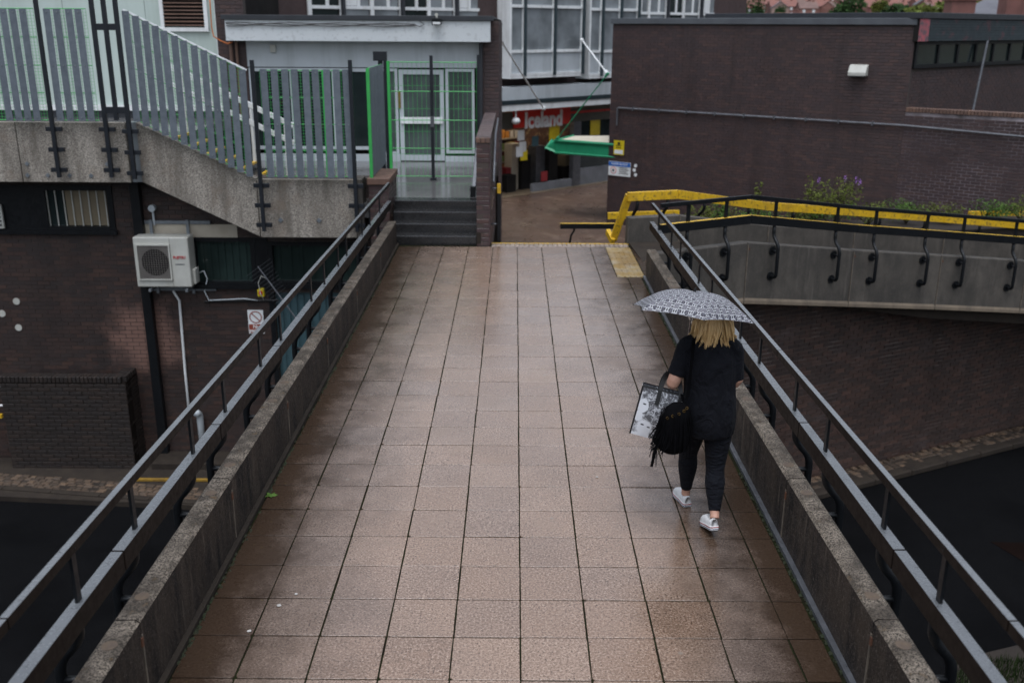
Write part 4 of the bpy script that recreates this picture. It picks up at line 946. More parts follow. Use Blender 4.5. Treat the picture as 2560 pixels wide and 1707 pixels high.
# brick retaining wall below the ramp
U2 = Vector((.8965, .443, 0)); W0 = Vector((2.2, 9.96, GZ))
rw_ = thing('retaining_wall', W0, 'dark brick retaining wall under the curved ramp', 'wall')
WL = 13.5
NW = Vector((-.443, .8965, 0)); rtop = lambda a: 3.95-max(0, .13*(a-1.2))
MB().prism([W0+NW*.015, W0+U2*WL+NW*.015, W0+U2*WL+NW*.015+Vector((0, 0, rtop(WL))), W0+U2*1.2+NW*.015+Vector((0, 0, 3.95)), W0+NW*.015+Vector((0, 0, 3.95))], NW*.3).build('mortar_core', MT['mortarl'], rw_)
brick_wall(rw_, W0-Vector((-.443, .8965, 0))*-.012, U2, WL, 4.0, MT['brickR'], None, cap=300, shape=lambda a, z: z < rtop(a)-.05, pick=lambda a, z: a > 1.6 and z < 3.6)
kb = thing('kerb', W0, kind='structure')
n2 = Vector((.443, -.8965, 0)); kst = piece_mesh(.9, .12, .45, .02, MT['kerb'], 'kerb_stone')
for k in range(15): inst('kerb_stone', kst, kb, frame(W0+U2*(.4+.91*k)+n2*.62+Vector((0, 0, .06)), U2, -n2, Vector((0, 0, 1))))
rg = random.Random(9); cnt = 0
for row in range(4):
    for k in range(62):
        p = W0+U2*(3+.15*k+rg.gauss(0, .01))+n2*(.08+.1*row)
        inst('sett', sme[rg.randrange(4)], kb, Matrix.Translation((p.x, p.y, GZ+.125+rg.gauss(0, .008))) @ Matrix.Rotation(math.atan2(U2.y, U2.x)+rg.gauss(0, .06), 4, 'Z') @ Matrix.Rotation(-math.pi/2, 4, 'X'))
# road patch and verge at the lower right
flat('road_patch', [tuple(aZ(x, y, GZ)[:2]) for x, y in ((2275, 1244), (2420, 1248), (2420, 1330))], GZ+.005, .004, M('red_road_patch', (.0075, .0042, .0034), None, 3, .9, spec=.03))
vg = flat('verge', [tuple(aZ(x, y, GZ)[:2]) for x, y in ((2190, 1530), (2420, 1475), (2420, 1700), (2150, 1700))], GZ+.1, .1, MT['soil'])
gm = MB(); rg = random.Random(2)
for _ in range(2600):
    p = aZ(rg.uniform(2190, 2420), rg.uniform(1515, 1640), GZ+.1); h = rg.uniform(.04, .16); a = rg.uniform(0, 6.28); dx, dy = math.cos(a)*.006, math.sin(a)*.006
    gm.add([(p.x-dx, p.y-dy, p.z), (p.x+dx, p.y+dy, p.z), (p.x+rg.gauss(0, .03), p.y+rg.gauss(0, .03), p.z+h)], [(0, 1, 2)])
gm.build('verge_grass', M('dull_grass', (.02, .034, .009), (.014, .024, .007), 12, .85, rnd=.4, spec=.1), kind='stuff', label='tuft of green grass on the verge at the lower right', cat='grass')
# ================================================================== FAR RIGHT: long plum brick building
UB = Vector((.808, -.5896, 0)).normalized(); NB = UB.cross(Vector((0, 0, 1))); PB0 = Vector((2.732, 24.667, SZ)); DB = NB.dot(PB0)
def fB(dx, dy, off=0):
    p = onp(dx, dy, NB, DB+off); return (p-PB0).dot(UB), p.z
rb = thing('brick_building', PB0, 'long windowless plum brick building on the right', 'building')
LB = 8.33; TZ = 3.53
def pB(s, z, o=0): return Vector((PB0.x, PB0.y, 0))+UB*s+NB*o+Vector((0, 0, z))
def boxB(s0, s1, o0, o1, z0, z1, mb=None): return (mb or MB()).obox(pB((s0+s1)/2, (z0+z1)/2, (o0+o1)/2), UB*(s1-s0)/2, NB*(-(o1-o0)/2), Vector((0, 0, (z1-z0)/2)))
boxB(.0, LB, -9, -.012, SZ, TZ).build('mortar_core', MT['mortar'], rb)
brick_wall(rb, pB(0, SZ, -.012), UB, LB, TZ-SZ, MT['brickF'], None, cap=300, pick=lambda a, z: a > 4.0 and z > 2.3)
boxB(-.05, LB+.03, -9.1, .05, TZ+.003, TZ+.16).build('roof_coping', M('lead_coping', (.09, .1, .11), (.07, .075, .085), 2, .5), rb, bevel=.01)
# lower wall running on to the right with a brick-on-edge coping
L2 = 4.2; CZ = 1.52
boxB(LB+.003, LB+L2, -.4, -.013, SZ, CZ).build('mortar_core', MT['mortarw'], rb)
brick_wall(rb, pB(LB+.003, SZ, -.012), UB, L2, CZ-SZ, MT['brickW'], None, cap=300, pick=lambda a, z: a > .0 and z > 1.8)
cbm = piece_mesh(.068, .1, .3, .005, MT['brickO'], 'coping_brick')
for k in range(int(L2/.078)): inst('coping_brick', cbm, rb, frame(pB(LB+.04+.078*k, CZ+.055, .01), UB, -NB, Vector((0, 0, 1))))
# recessed upper storey with slate cladding and strip window
U3 = Vector((.75, .661, 0)).normalized(); N3 = U3.cross(Vector((0, 0, 1))); Q0 = pB(LB-.02, 0, -.02)
def p3(s, z, o=0): return Q0+U3*s+N3*o+Vector((0, 0, z))
def box3(s0, s1, o0, o1, z0, z1, mb=None): return (mb or MB()).obox(p3((s0+s1)/2, (z0+z1)/2, (o0+o1)/2), U3*(s1-s0)/2, N3*(-(o1-o0)/2), Vector((0, 0, (z1-z0)/2)))
ann = thing('clad_annexe', Q0, 'annexe with dark slate boarding and strip window behind the low brick wall', 'building')
box3(.05, 9, -6, -.014, SZ, 3.6).build('mortar_core', MT['mortar'], ann)
brick_wall(ann, p3(.05, .8, -.012), U3, 8, 1.72, MT['brickF'], None, cap=120)
box3(-.1, 9, -6.2, .24, 3.68, 3.82).build('roof_edge', MT['darktrim'], ann, bevel=.01)
for k in range(8): box3(.27, 9, .14, .2-.004*(k % 2), 3.17+.063*k, 3.228+.063*k).build('cladding_board', MT['slate'], ann)
box3(-.08, .265, .14, .215, 3.165, 3.675).build('peeling_corner_board', MT['peel'], ann)
box3(-.05, 9, -.01, .135, 3.16, 3.67).build('fascia_core', MT['dark'], ann)
wn = box3(.1, 8.8, .0, .02, 2.62, 3.12).build('window', MT['glass'], ann)
fr_ = MB(); box3(.06, 8.9, .0, .07, 2.54, 2.63, fr_); box3(.06, 8.9, .0, .065, 3.08, 3.155, fr_)
for k in range(7): box3(.06+1.02*k+(.0 if k < 1 else .1), .15+1.02*k+(.0 if k < 1 else .1), .0, .06, 2.631, 3.079, fr_)
fr_.build('frame', MT['black'], wn)
MB().tube([p3(3.5, 3.16, .2), p3(3.1, 1.2, .25)], .035, 8).build('downpipe', MT['metal'], ann)
# fittings on the long wall
wl = thing('wall_light', pB(7.1, 2.47), 'cream wedge-shaped wall light high on the plum brick wall', 'light')
s0, z1 = fB(1955, 148); s1, z0 = fB(1993, 175)
lt = MB(); lt.prism([pB(s0, z0, 0), pB(s0, z1, 0), pB(s0, z1-.02, .1), pB(s0, z0+.08, .2), pB(s0, z0, .2)], UB*(s1-s0)); lt.build('housing', MT['offwhite'], wl, bevel=.01)
boxB(s0+.02, s1-.02, .01, .19, z0-.012, z0+.004).build('lens', MT['glassl'], wl)
pp = thing('wall_pipe', pB(1, 1.2), 'thin grey pipe running the length of the plum brick wall', 'pipe')
a_, az_ = fB(1420, 248); b_, bz_ = fB(2075, 288)
MB().tube([pB(a_, az_-.5, .05), pB(a_, az_-.03, .05), pB(a_+.03, az_, .05), pB(b_, bz_, .05), pB(b_+3.6, bz_-.12, .05)], .028, 8).build('pipe', MT['metal'], pp)
for k in range(9): boxB(a_+.5+k*.85, a_+.54+k*.85, 0, .085, az_-.05+(bz_-az_)*(.5+k*.85)/(b_-a_), az_+.05+(bz_-az_)*(.5+k*.85)/(b_-a_)).build('clip', MT['metal'], pp)
def signB(name, label, d0, e0, d1, e1, mat):
    s0, z1 = fB(d0, (e0)); s1, z0 = fB(d1, e1); t = thing(name, pB((s0+s1)/2, (z0+z1)/2), label, 'sign')
    boxB(s0, s1, .004, .02, z0, z1).build('board', mat, t); return t, s0, s1, z0, z1
t, s0, s1, z0, z1 = signB('notice', 'small yellow notice near the left end of the plum brick wall', 1411, 322, 1433, 357, MT['signy'])
boxB(s0+.03, s1-.03, .021, .025, z0+.03, z0+.14).build('white_panel', MT['white'], t); boxB(s0+.13, s1-.13, .021, .025, z1-.12, z1-.05).build('camera_symbol', MT['cable'], t)
for k in range(2): boxB(s0+.08, s1-.1, .021, .024, z0+.2+.06*k, z0+.22+.06*k).build('text_line', MT['cable'], t)
t, s0, s1, z0, z1 = signB('notice', 'white polite notice with a blue heading below the yellow notice', 1399, 370, 1448, 407, MT['white'])
boxB(s0+.006, s1-.006, .021, .025, z1-.13, z1-.006).build('blue_heading', MT['blue'], t)
inst('lettering', text_mesh('POLITE NOTICE', .075, MT['white'], 'lettering', .001, .002), t, frame(pB((s0+s1)/2, z1-.068, .027), UB, Vector((0, 0, 1)), NB))
MB().disc(pB(s0+.17, (z0+z1)/2-.05, .02), NB, .1, .006, 18).build('red_ring', MT['red'], t); MB().disc(pB(s0+.17, (z0+z1)/2-.05, .021), NB, .082, .008, 18).build('ring_white', MT['white'], t); MB().disc(pB(s0+.17, (z0+z1)/2-.05, .022), NB, .04, .009, 12).build('symbol', MT['cable'], t)
for k in range(4): boxB(s0+.36, s1-.06-.06*(k % 2), .021, .024, z0+.07+.055*k, z0+.088+.055*k).build('text_line', MT['cable'], t)
for i, (x, y) in enumerate(((1460, 381), (1457, 391), (1460, 402))):
    s_, z_ = fB(x, y); MB().disc(pB(s_, z_, .002), NB, .05, .012, 12).build('paint_dab', MT['white'], label=('top', 'middle', 'bottom')[i]+' white paint dab beside the blue and white notice', cat='dab', group='paint dabs by the notice')
# planting bed between ramp and building with buddleia and weeds
flat('planting_bed', [(2.1, 11.7), (2.7, 11.93), (4.5, 13.0), (6.35, 13.8), (8.35, 14.45), (14, 15.7), (13.5, 16.9), (8, 15.9), (5.8, 15.1), (3.9, 14.2), (2.1, 13.1)], -.35, 1.85, MT['soil'])
def shrub(name, label, c, rad, n, size, mat, stems=5, flowers=0, seed=1, cat='plant'):
    rg = random.Random(seed); t = thing(name, c, label, cat)
    m = MB(); tips = []
    for k in range(stems):
        a = rg.uniform(0, 6.28); tip = Vector(c)+Vector((math.cos(a)*rad[0]*rg.uniform(.2, .9), math.sin(a)*rad[1]*.7, rad[2]*rg.uniform(1.2, 2.0))); tips.append(tip)
        m.tube([c, (Vector(c)+tip)/2+Vector((rg.gauss(0, .05), 0, .08)), tip], [.016, .011, .004], 5)
    m.build('stem', MT['bark'], t)
    m = MB()
    for tip in tips:
        blobs(m, n//stems, (Vector(c)*.35+tip*.65), (rad[0]*.35, rad[1]*.35, (tip.z-c[2])*.42), size, .8, 0, rg)
    m.build('foliage', mat, t)
    if flowers:
        m = MB()
        for tip in tips[:flowers]: blobs(m, 36, tip+Vector((0, 0, .02)), (.035, .035, .075), .014, 1, 0, rg)
        m.build('flower_spike', MT['purple'], t)
    return t
PLB = Vector((0, 0, -.35))
def bed(dx, dy, y): p = aY(dx, dy, y); return Vector((p.x, p.y, -.35))
shrub('buddleia', 'purple-flowered buddleia in the bed behind the ramp rail', bed(1925, 500, 15.2), (.7, .5, .46), 1300, .028, MT['leafl'], 10, 4, 1)
shrub('buddleia', 'slender leafy buddleia shoot left of the purple-flowered one', bed(1865, 500, 15.0), (.26, .3, .5), 400, .03, MT['leafl'], 4, 0, 2)
shrub('weed', 'tiny weed growing left of the ramp rail bend', bed(1585, 500, 13.0), (.2, .2, .38), 200, .035, MT['leafl'], 4, 0, 3)
shrub('weed', 'small green weed under the yellow rail near its bend', bed(1660, 500, 13.4), (.25, .2, .42), 260, .035, MT['leafg'], 4, 0, 4)
shrub('weed', 'single yellow-green sprig showing above the black ramp rail bend', bed(1738, 470, 13.9), (.12, .12, .55), 160, .035, MT['leafl'], 3, 0, 5)
rg = random.Random(11)
for k in range(9):
    d = 1640+k*88
    shrub('ground_shrub', ('first', 'second', 'third', 'fourth', 'fifth', 'sixth', 'seventh', 'eighth', 'ninth')[k]+' low shrub from the left in the bed behind the ramp rail', bed(d, 520, 14.6+.12*k), (.75, .45, .2+.1*rg.random()), 700, .026, MT['leafg'] if k % 2 else MT['leafl'], 6, 0, 20+k)
yr2 = thing('far_rail', (10, 17, .3), 'second yellow rail at the right edge beyond the planting', 'handrail')
MB().beam(aY(2225, 494, 16.2), aY(2420, 494, 16.2), .09, .16).build('rail', MT['yellow'], yr2)
for d in (2290, 2350): q = aY(d, 500, 16.2); MB().box(q.x-.03, q.x+.03, 16.17, 16.23, -.35, q.z).build('post', MT['black'], yr2)
yr3 = thing('far_rail', (2.6, 17, -.6), 'short yellow rail along the foot of the plum brick wall', 'handrail')
MB().beam(aY(1396, 496, 15.5), aY(1560, 490, 15.5), .08, .13).build('rail', MT['yellow'], yr3)

# ================================================================== FAR CENTRE: shopping parade
OS = Vector((-.478, 29.32, 0)); US = Vector((.728, .686, 0)).normalized(); NS = US.cross(Vector((0, 0, 1))); DS = NS.dot(OS)
def fS(dx, dy, off=0):
    p = onp(dx, dy, NS, DS+off); return (p-OS).dot(US), p.z
def pS(s, z, o=0): return OS+US*s+NS*o+Vector((0, 0, z))
def boxS(s0, s1, o0, o1, z0, z1, mb=None, mi=0): return (mb or MB()).obox(pS((s0+s1)/2, (z0+z1)/2, (o0+o1)/2), US*(s1-s0)/2, NS*(-(o1-o0)/2), Vector((0, 0, (z1-z0)/2)), mi)
r4 = lambda x, y: ((1180+x/2.45)/KS, (y/2.45)/KS)
par = thing('shopping_parade', OS, 'two-storey parade with white oriel windows above a frozen-food shop', 'building')
boxS(-14, 14, -8, -3.5, SZ, 5.6).build('core', MT['dark'], par)
boxS(-14, 14, -3.49, -.02, 1.45, 5.6).build('upper_wall', MT['brickF'], par)
brick_wall(par, pS(-1.2, 1.45, -.012), US, 13, 1.0, MT['brickF'], None, cap=0)
# canopy over the shop
CO = .6
c0 = fS(*r4(170, 545), CO); c1 = fS(*r4(175, 620), CO); c2 = fS(*r4(175, 648), CO); c3 = fS(*r4(175, 686), CO)
MB_ = boxS(-6, 14, .0, CO, c1[1], c0[1]+.03); MB_.build('canopy_top', MT['greytrim'], par)
boxS(-6, 14, CO-.1, CO+.05, c2[1], c1[1]).build('canopy_band', M('dark_teal_band', (.02, .035, .042), None, 3, .5), par)
boxS(-6, 14, .0, CO+.03, c3[1], c2[1]).build('canopy_edge', MT['white'], par)
SHOP_FILL = NT('added_shop_glow'); SHOP_FILL.set(Emission_Color=(1, .86, .66, 1), Emission_Strength=4.0); SHOP_FILL = SHOP_FILL.m  # glow material for the added interior fill
# shop front
shop_floor = boxS(-6, 14, -3.4, .3, SZ-.05, SZ+.02); shop_floor.build('shop_floor', M('shop_floor_tiles', (.2, .15, .1), None, 1, .4), par)
boxS(-6, 14, -2.28, -2.2, SZ, .7).build('shop_back_wall', M('shop_back', (.2, .1, .07), (.08, .05, .05), 2.2, .7, speck=((.5, .35, .2), 6, .6)), par)
for s_ in (-.6, 1.2, 3.0, 4.8): boxS(s_, s_+1.2, -1.3, -1.15, .12, .16).build('added_fill_strip', SHOP_FILL, par)  # added glowing strips, kept out of sight, to brighten the shop interior
sA, zA = fS(*r4(245, 690)); sB, zB = fS(*r4(590, 745))
sgn = boxS(sA, sB, .02, .1, zB-.06, .8).build('shop_sign', MT['red'], par)
ll, _ = fS(*r4(310, 720)); lr, _ = fS(*r4(538, 720)); zc = fS(*r4(424, 722))[1]
tme_ = text_mesh('Iceland', .62, MT['white'], 'lettering', .022, .02)
wd = max(v.co.x for v in tme_.vertices)-min(v.co.x for v in tme_.vertices)
inst('lettering', tme_, sgn, frame(pS((ll+lr)/2, zc-.07, .11), US, Vector((0, 0, 1)), NS) @ Matrix.Diagonal(((lr-ll)/wd, 1.2, 1, 1)))
boxS(sB+.01, 14, .0, .06, .15, .65).build('fascia_panel', M('olive_fascia', (.1, .1, .08), None, 1, .5), par)
boxS(sB+.01, 14, .061, .075, .45, .53).build('red_stripe', MT['red'], par)
boxS(-6, sA-.01, .0, .06, .1, .65).build('fascia_panel', M('olive_fascia_2', (.09, .09, .075), None, 1, .5), par)
p1, _ = fS(*r4(608, 1000)); p2, _ = fS(*r4(652, 1000))
boxS(p1, p2, -.1, .1, SZ, .15).build('column', MT['metal'], par)
SR = M('stall_riser_tiles', (.2, .21, .23), None, 2, .5); boxS(p2+.003, 14, -.05, .06, SZ, SZ+.62).build('stall_riser', SR, par); boxS(1.4, p1-.003, -.05, .06, SZ, SZ+.3).build('stall_riser', SR, par)
boxS(p2+.01, 14, -.03, -.01, SZ+.625, .14).build('shop_window', MT['glass'], par)
rg = random.Random(31)
for k in range(26):
    s_ = -1.2+.34*k+rg.uniform(-.1, .1); o_ = -rg.uniform(.3, 1.5); h_ = rg.uniform(.6, 1.7)
    boxS(s_, s_+.45, o_-.4, o_, SZ+.02, SZ+h_).build('display_unit', [MT['redd'], MT['cream'], MT['dark'], MT['tan'], MT['metal'], MT['dark']][k % 6], par)
for k, (x, y, c) in enumerate(((505, 815, 'signy'), (755, 780, 'signy'), (318, 952, 'signy'), (300, 830, 'white'), (310, 900, 'white'), (290, 930, 'white'), (385, 865, 'teal'), (440, 1080, 'redd'))):
    s_, z_ = fS(*r4(x, y), .02); w_ = (.16 if k > 1 else .26); boxS(s_-w_, s_+w_, .0+.004*k, .02+.004*k, z_-w_*1.1, z_+w_*1.1).build('poster', MT[c], par)
goods = [M('goods_%d' % i, c, None, 9, .5) for i, c in enumerate(((.5, .05, .03), (.6, .25, .05), (.65, .5, .08), (.6, .55, .5), (.12, .2, .35), (.3, .08, .06), (.2, .3, .1)))]
for sh_ in range(4):
    zz = SZ+.5+.42*sh_; boxS(-1.1, 2.6, -1.95, -1.6, zz-.04, zz).build('shelf', MT['cream'], par)
    for k in range(15):
        s_ = -1.05+.245*k; boxS(s_, s_+rg.uniform(.14, .22), -1.85, -1.62, zz+.002, zz+rg.uniform(.16, .32)).build('goods', rg.choice(goods), par)
# hanging white lamp under the canopy
hl = thing('hanging_lamp', pS(*fS(*r4(268, 740), CO-.1)[:2], CO-.1), 'white globe lamp hanging below the shop canopy', 'light')
q = onp(*r4(268, 742), NS, DS+CO-.1); MB().tube([q+Vector((0, 0, .1)), q+Vector((0, 0, .42))], .03, 8).build('stem', MT['white'], hl)
prof = [(.02, .12), (.1, .1), (.15, .02), (.15, -.04), (.08, -.1), (.01, -.12)]
MB().loft([[q+Vector((r*math.cos(a*math.pi/6), r*math.sin(a*math.pi/6), z)) for a in range(12)] for r, z in prof]).build('globe', MT['white'], hl, smooth=True)
# oriel windows
def oriel(d0, d1, label):
    sa, zb = fS(*r4(d0, 468), .6); sb, _ = fS(*r4(d1, 460), .6); zsill = fS(*r4(d0+3, 318), .6)[1]
    zt = 5.5; ob = thing('oriel_window', pS(sa, zb, .3), label, 'window')
    boxS(sa, sb, .0, .58, zb, zsill).build('apron', MT['greytrim'], ob); boxS(sa-.02, sb+.02, .0, .63, zb-.09, zb-.002).build('base', MT['white'], ob)
    boxS(sa+.03, sb-.03, .0, .55, zsill, zt).build('glazing', MT['glassl'], ob)
    fr = MB(); w_ = .09
    for z in (zsill, zsill+1.42, zb+.03): boxS(sa, sb, .552, .63, z-.045, z+.045, fr)
    k = 0; stops = [sa, sa+.62, sa+.62+(sb-sa-.62)/2, sb]
    for s_ in stops: boxS(max(s_-w_/2, sa), min(s_+w_/2, sb), .552, .625, zb, zt, fr)
    boxS(sa-.02, sa+.06, .0, .62, zb, zt, fr)
    fr.build('frame', MT['white'], ob)
    fn = MB()
    for s_ in stops[1:]: boxS(s_-.035, s_+.035, .626, .72, zb-.02, zt, fn)
    fn.build('dark_fin', M('dark_teal_fin', (.03, .05, .058), None, 3, .5), ob)
oriel(232, 668, 'nearer white oriel window above the shop'); oriel(712, 1000, 'further white oriel window half hidden by the plum brick wall')
# strip of upper windows of the parade showing over the roofs
sl_, _ = fS(705, 20); sr_, _ = fS(1640, 20); z0 = fS(1000, 48)[1]-.2
nwin = 18; stp = (sr_-sl_)/nwin
for k in range(nwin):
    s_ = sl_+stp*k
    if fS(*r4(225, 0), .6)[0]-.3 < s_+stp*.5 < fS(*r4(960, 0), .6)[0]: continue
    wn = boxS(s_+.05, s_+stp-.05, .0, .03, 3.55, 5.5).build('window', MT['glassl' if k % 3 else 'glass'], par)
    f = MB(); boxS(s_, s_+.12, .0, .07, 3.5, 5.5, f); boxS(s_+.12, s_+stp, .0, .06, 3.9, 3.99, f); boxS(s_+.12, s_+stp, .0, .06, 4.75, 4.82, f); boxS(s_+stp*.56, s_+stp*.66, .0, .055, 3.99, 4.75, f)
    f.build('frame', MT['white'], wn)
    if k % 2: boxS(s_+.02, s_+.1, .071, .2, 3.5, 5.5).build('dark_fin', MT['darktrim'], wn)
    if k % 4 == 1: boxS(s_+.15, s_+stp*.55, .031, .05, 4.0, 4.74).build('blank_panel', MT['white'], wn)
# tension rods of the old canopy
def rod(name, label, a, b, mat, r=.024):
    t = thing(name, a, label, 'rod'); MB().tube([a, b], r, 8).build('rod', mat, t); MB().tube([a+(a-b).normalized()*.02, a+(b-a).normalized()*.12], r*2.4, 10).build('end_fitting', mat, t); MB().tube([b+(a-b).normalized()*.18, b], r*2.8, 10).build('end_fitting', mat, t)
rod('tension_rod', 'white tie rod from the entrance block corner to the shop canopy', onp(*r4(178, 250), (0, 1, 0), 22.3), onp(*r4(440, 668), NS, DS+CO+.1), MT['white'])
rod('tension_rod', 'pale tie rod in front of the further oriel window', onp(*r4(672, 245), NS, DS+.8), onp(*r4(830, 455), NS, DS+3), MT['white'])
rod('tension_rod', 'green tie rod slanting down to the green stall awning', onp(*r4(832, 452), NB, DB+.4), onp(*r4(510, 865), (0, 1, 0), 25.6), MT['awn'], .016)
# green-roofed market stall awning sticking out from behind the brick building
aw = thing('stall_awning', pB(-1, .3), 'green and cream market stall awning beside the plum brick building', 'awning')
ya = 25.6
A0 = onp(*r4(510, 862), (0, 1, 0), ya); A1 = onp(*r4(510, 935), (0, 1, 0), ya); B0 = onp(*r4(835, 885), (0, 1, 0), ya-.9); B1 = onp(*r4(830, 960), (0, 1, 0), ya-.9)
B0 = B0+(B0-A0)*.6; B1 = B1+(B1-A1)*.6
MB().prism([A0, B0, B1, A1], (.02, .06, 0)).build('valance', MT['awn'], aw)
MB().prism([A0, B0, B0+Vector((.9, 1.3, .2)), A0+Vector((.6, .8, .06))], (0, 0, -.05)).build('roof_sheet', M('cream_awning', (.6, .55, .44), (.5, .45, .35), 3, .6), aw)
MB().tube([A0, B0], .05, 8).tube([A1, B1], .035, 8).tube([A0, A0+Vector((.6, .8, .06))], .04, 8).build('edge_tube', MT['awn'], aw)
MB().prism([A0, A1, A1+Vector((-.32, .1, .12)), A0+Vector((-.1, .3, .02))], (.0, .05, 0)).build('corner_flap', MT['awn'], aw)

# ================================================================== hillside town, top right
house_mats = [mat_brick('town_brick_%d' % i, c, tuple(x*.8 for x in c), tuple(x*1.2 for x in c)) for i, c in enumerate(((.2, .085, .07), (.26, .12, .095), (.3, .2, .17)))]
roof_mats = [M('town_roof_red', (.2, .075, .055), (.16, .07, .06), .4, .7), M('town_roof_slate', (.11, .11, .125), (.085, .085, .1), .4, .6), M('town_roof_brown', (.17, .1, .085), None, .4, .7)]
def house_proto(w_, d_, h_, hm, rm):
    m1 = MB().box(-w_/2, w_/2, -d_/2, d_/2, 0, h_); r_ = h_+d_*.36
    m1.add([(-w_/2, -d_/2, h_), (-w_/2, d_/2, h_), (-w_/2, 0, r_-.05), (w_/2, -d_/2, h_), (w_/2, d_/2, h_), (w_/2, 0, r_-.05)], [(0, 2, 1), (3, 4, 5)])
    m2 = MB()
    for sy in (-1, 1): m2.prism([(-w_/2-.3, 0, r_), (w_/2+.3, 0, r_), (w_/2+.3, sy*(d_/2+.4), h_-.25), (-w_/2-.3, sy*(d_/2+.4), h_-.25)], (0, 0, .18))
    m3 = MB().box(w_*.28, w_*.28+.9, -.35, .35, r_-.6, r_+1.1)
    m4 = MB()
    for sx in (-.27, .27):
        for z in (.8, 3.4): m4.box(w_*sx-.6, w_*sx+.6, -d_/2-.06, -d_/2+.02, z, z+1.3)
    return (m1.mesh('wall', hm), m2.mesh('roof', rm), m3.mesh('chimney', hm), m4.mesh('window', MT['white']))
protos = [house_proto(8.5, 8, 5.4, house_mats[i % 3], roof_mats[(i*2) % 3]) for i in range(3)]+[house_proto(14, 8, 5.2, house_mats[0], roof_mats[0]), house_proto(9, 7, 5, house_mats[2], roof_mats[1])]
def ground_z(x, y):
    pts = HILL
    for (a, za), (b, zb) in zip(pts, pts[1:]):
        if a <= y <= b: return za+(zb-za)*(y-a)/(b-a)
    return -3
rg = random.Random(77); placed = []
words_r = ('front', 'second', 'third', 'fourth', 'fifth', 'sixth', 'seventh', 'eighth', 'ninth')
ORD = 'first second third fourth fifth sixth seventh eighth ninth tenth eleventh twelfth thirteenth fourteenth fifteenth sixteenth seventeenth eighteenth nineteenth twentieth twenty-first twenty-second twenty-third twenty-fourth twenty-fifth twenty-sixth twenty-seventh twenty-eighth twenty-ninth thirtieth'.split()
for row, Y in enumerate((320, 490, 535, 585, 640, 700, 770, 850, 940)):
    x = Y*.195+rg.uniform(0, 5); k = 0
    while x < Y*.55 and k < 30:
        pr = rg.choice(protos[:4] if row % 2 else protos); z = ground_z(x, Y)-.4
        ang = rg.choice((0, 0, .25, -.25, 1.4, .9)); wid = 11.5 if pr is not protos[3] else 16
        root = thing('terraced_house', (x, Y, z), ORD[k]+' house from the left in the '+words_r[row]+' row of the far hillside town', 'house', 'houses of the hillside town')
        root.rotation_euler = (0, 0, ang)
        for nm, me in zip(('wall', 'roof', 'chimney', 'window'), pr):
            o = bpy.data.objects.new(nm, me); COL.objects.link(o); o.parent = root
        x += wid+(rg.uniform(0, 3) if row else rg.uniform(4, 22)); k += 1
def tree(name, label, base, h, r, n, size, mat, seed):
    rg = random.Random(seed); t = thing(name, base, label, 'tree'); b = Vector(base)
    m = MB().tube([b, b+Vector((0, 0, h*.4)), b+Vector((r*.05, 0, h*.75))], [h*.035, h*.025, h*.01], 7)
    for k in range(5):
        a = k*1.3; m.tube([b+Vector((0, 0, h*(.35+.07*k))), b+Vector((math.cos(a)*r*.6, math.sin(a)*r*.6, h*(.55+.07*k)))], [h*.012, h*.004], 5)
    m.build('trunk', MT['bark'], t)
    m = MB()
    for k in range(9):
        a = rg.uniform(0, 6.28); d = r*rg.uniform(.1, .6); c = b+Vector((math.cos(a)*d, math.sin(a)*d, h*rg.uniform(.42, .86)))
        blobs(m, n//9, c, (r*.5, r*.5, h*.2), size, .8, 0, rg)
    m.build('crown', mat, t)
def hill_tree(dx, y, h, r, mat, label, seed, n=1400, size=None):
    p = aY(dx, 40, y); tree('hillside_tree', label, (p.x, y, ground_z(p.x, y)-.3), h, r, n, size or r*.11, mat, seed)
hill_tree(1684, 200, 12, 3.6, MT['leafd'], 'leftmost dark conifer of the hillside trees', 1); hill_tree(1733, 203, 13, 3.4, MT['leafd'], 'slim dark conifer right of the leftmost one on the hillside', 2)
hill_tree(1660, 206, 10.5, 3.6, MT['leafl'], 'olive bush against the white window frames on the hillside', 3); hill_tree(1930, 205, 13.5, 5.2, MT['leafd'], 'large round dark tree in the middle of the hillside', 4, 2200)
hill_tree(2070, 215, 12, 6.5, MT['leafd'], 'broad dark tree right of the large round one', 5, 2000); hill_tree(2130, 150, 10, 5.2, MT['leafl'], 'broad olive tree left of the brick chimney', 6, 2200)
hill_tree(2215, 155, 12, 3.2, MT['leafl'], 'olive tree right of the brick chimney', 7, 1500); hill_tree(1790, 400, 10, 3.5, MT['leafd'], 'small dark tree among the hillside houses', 8); hill_tree(2020, 480, 10, 5, MT['leafl'], 'pale tree among the upper hillside houses', 9)
# nearer slate-roofed house with chimneys at the top right corner
nh = thing('slate_roof_house', (30, 62, -2), 'grey slate roof with brick chimneys at the top right corner', 'house')
e0 = aY(2190, 36, 62); e1 = aY(2500, 60, 62); rdg = aY(2290, -8, 66)
MB().prism([e0, e1, Vector((e1.x, 67, rdg.z)), Vector((rdg.x, 67, rdg.z))], (0, .1, -.15)).build('roof', roof_mats[1], nh)
MB().box(e0.x+.3, e1.x, 62.4, 72, -4, e0.z-.1).build('wall', house_mats[0], nh)
for d, z in ((2205, .1), (2330, 1.2)):
    q = aY(d, 20, 60.5); MB().box(q.x-.75, q.x+.75, 60, 61.2, -4, q.z+.35+z).box(q.x-.9, q.x+.9, 59.9, 61.3, q.z+.36+z, q.z+.7+z).build('chimney', house_mats[0], nh)
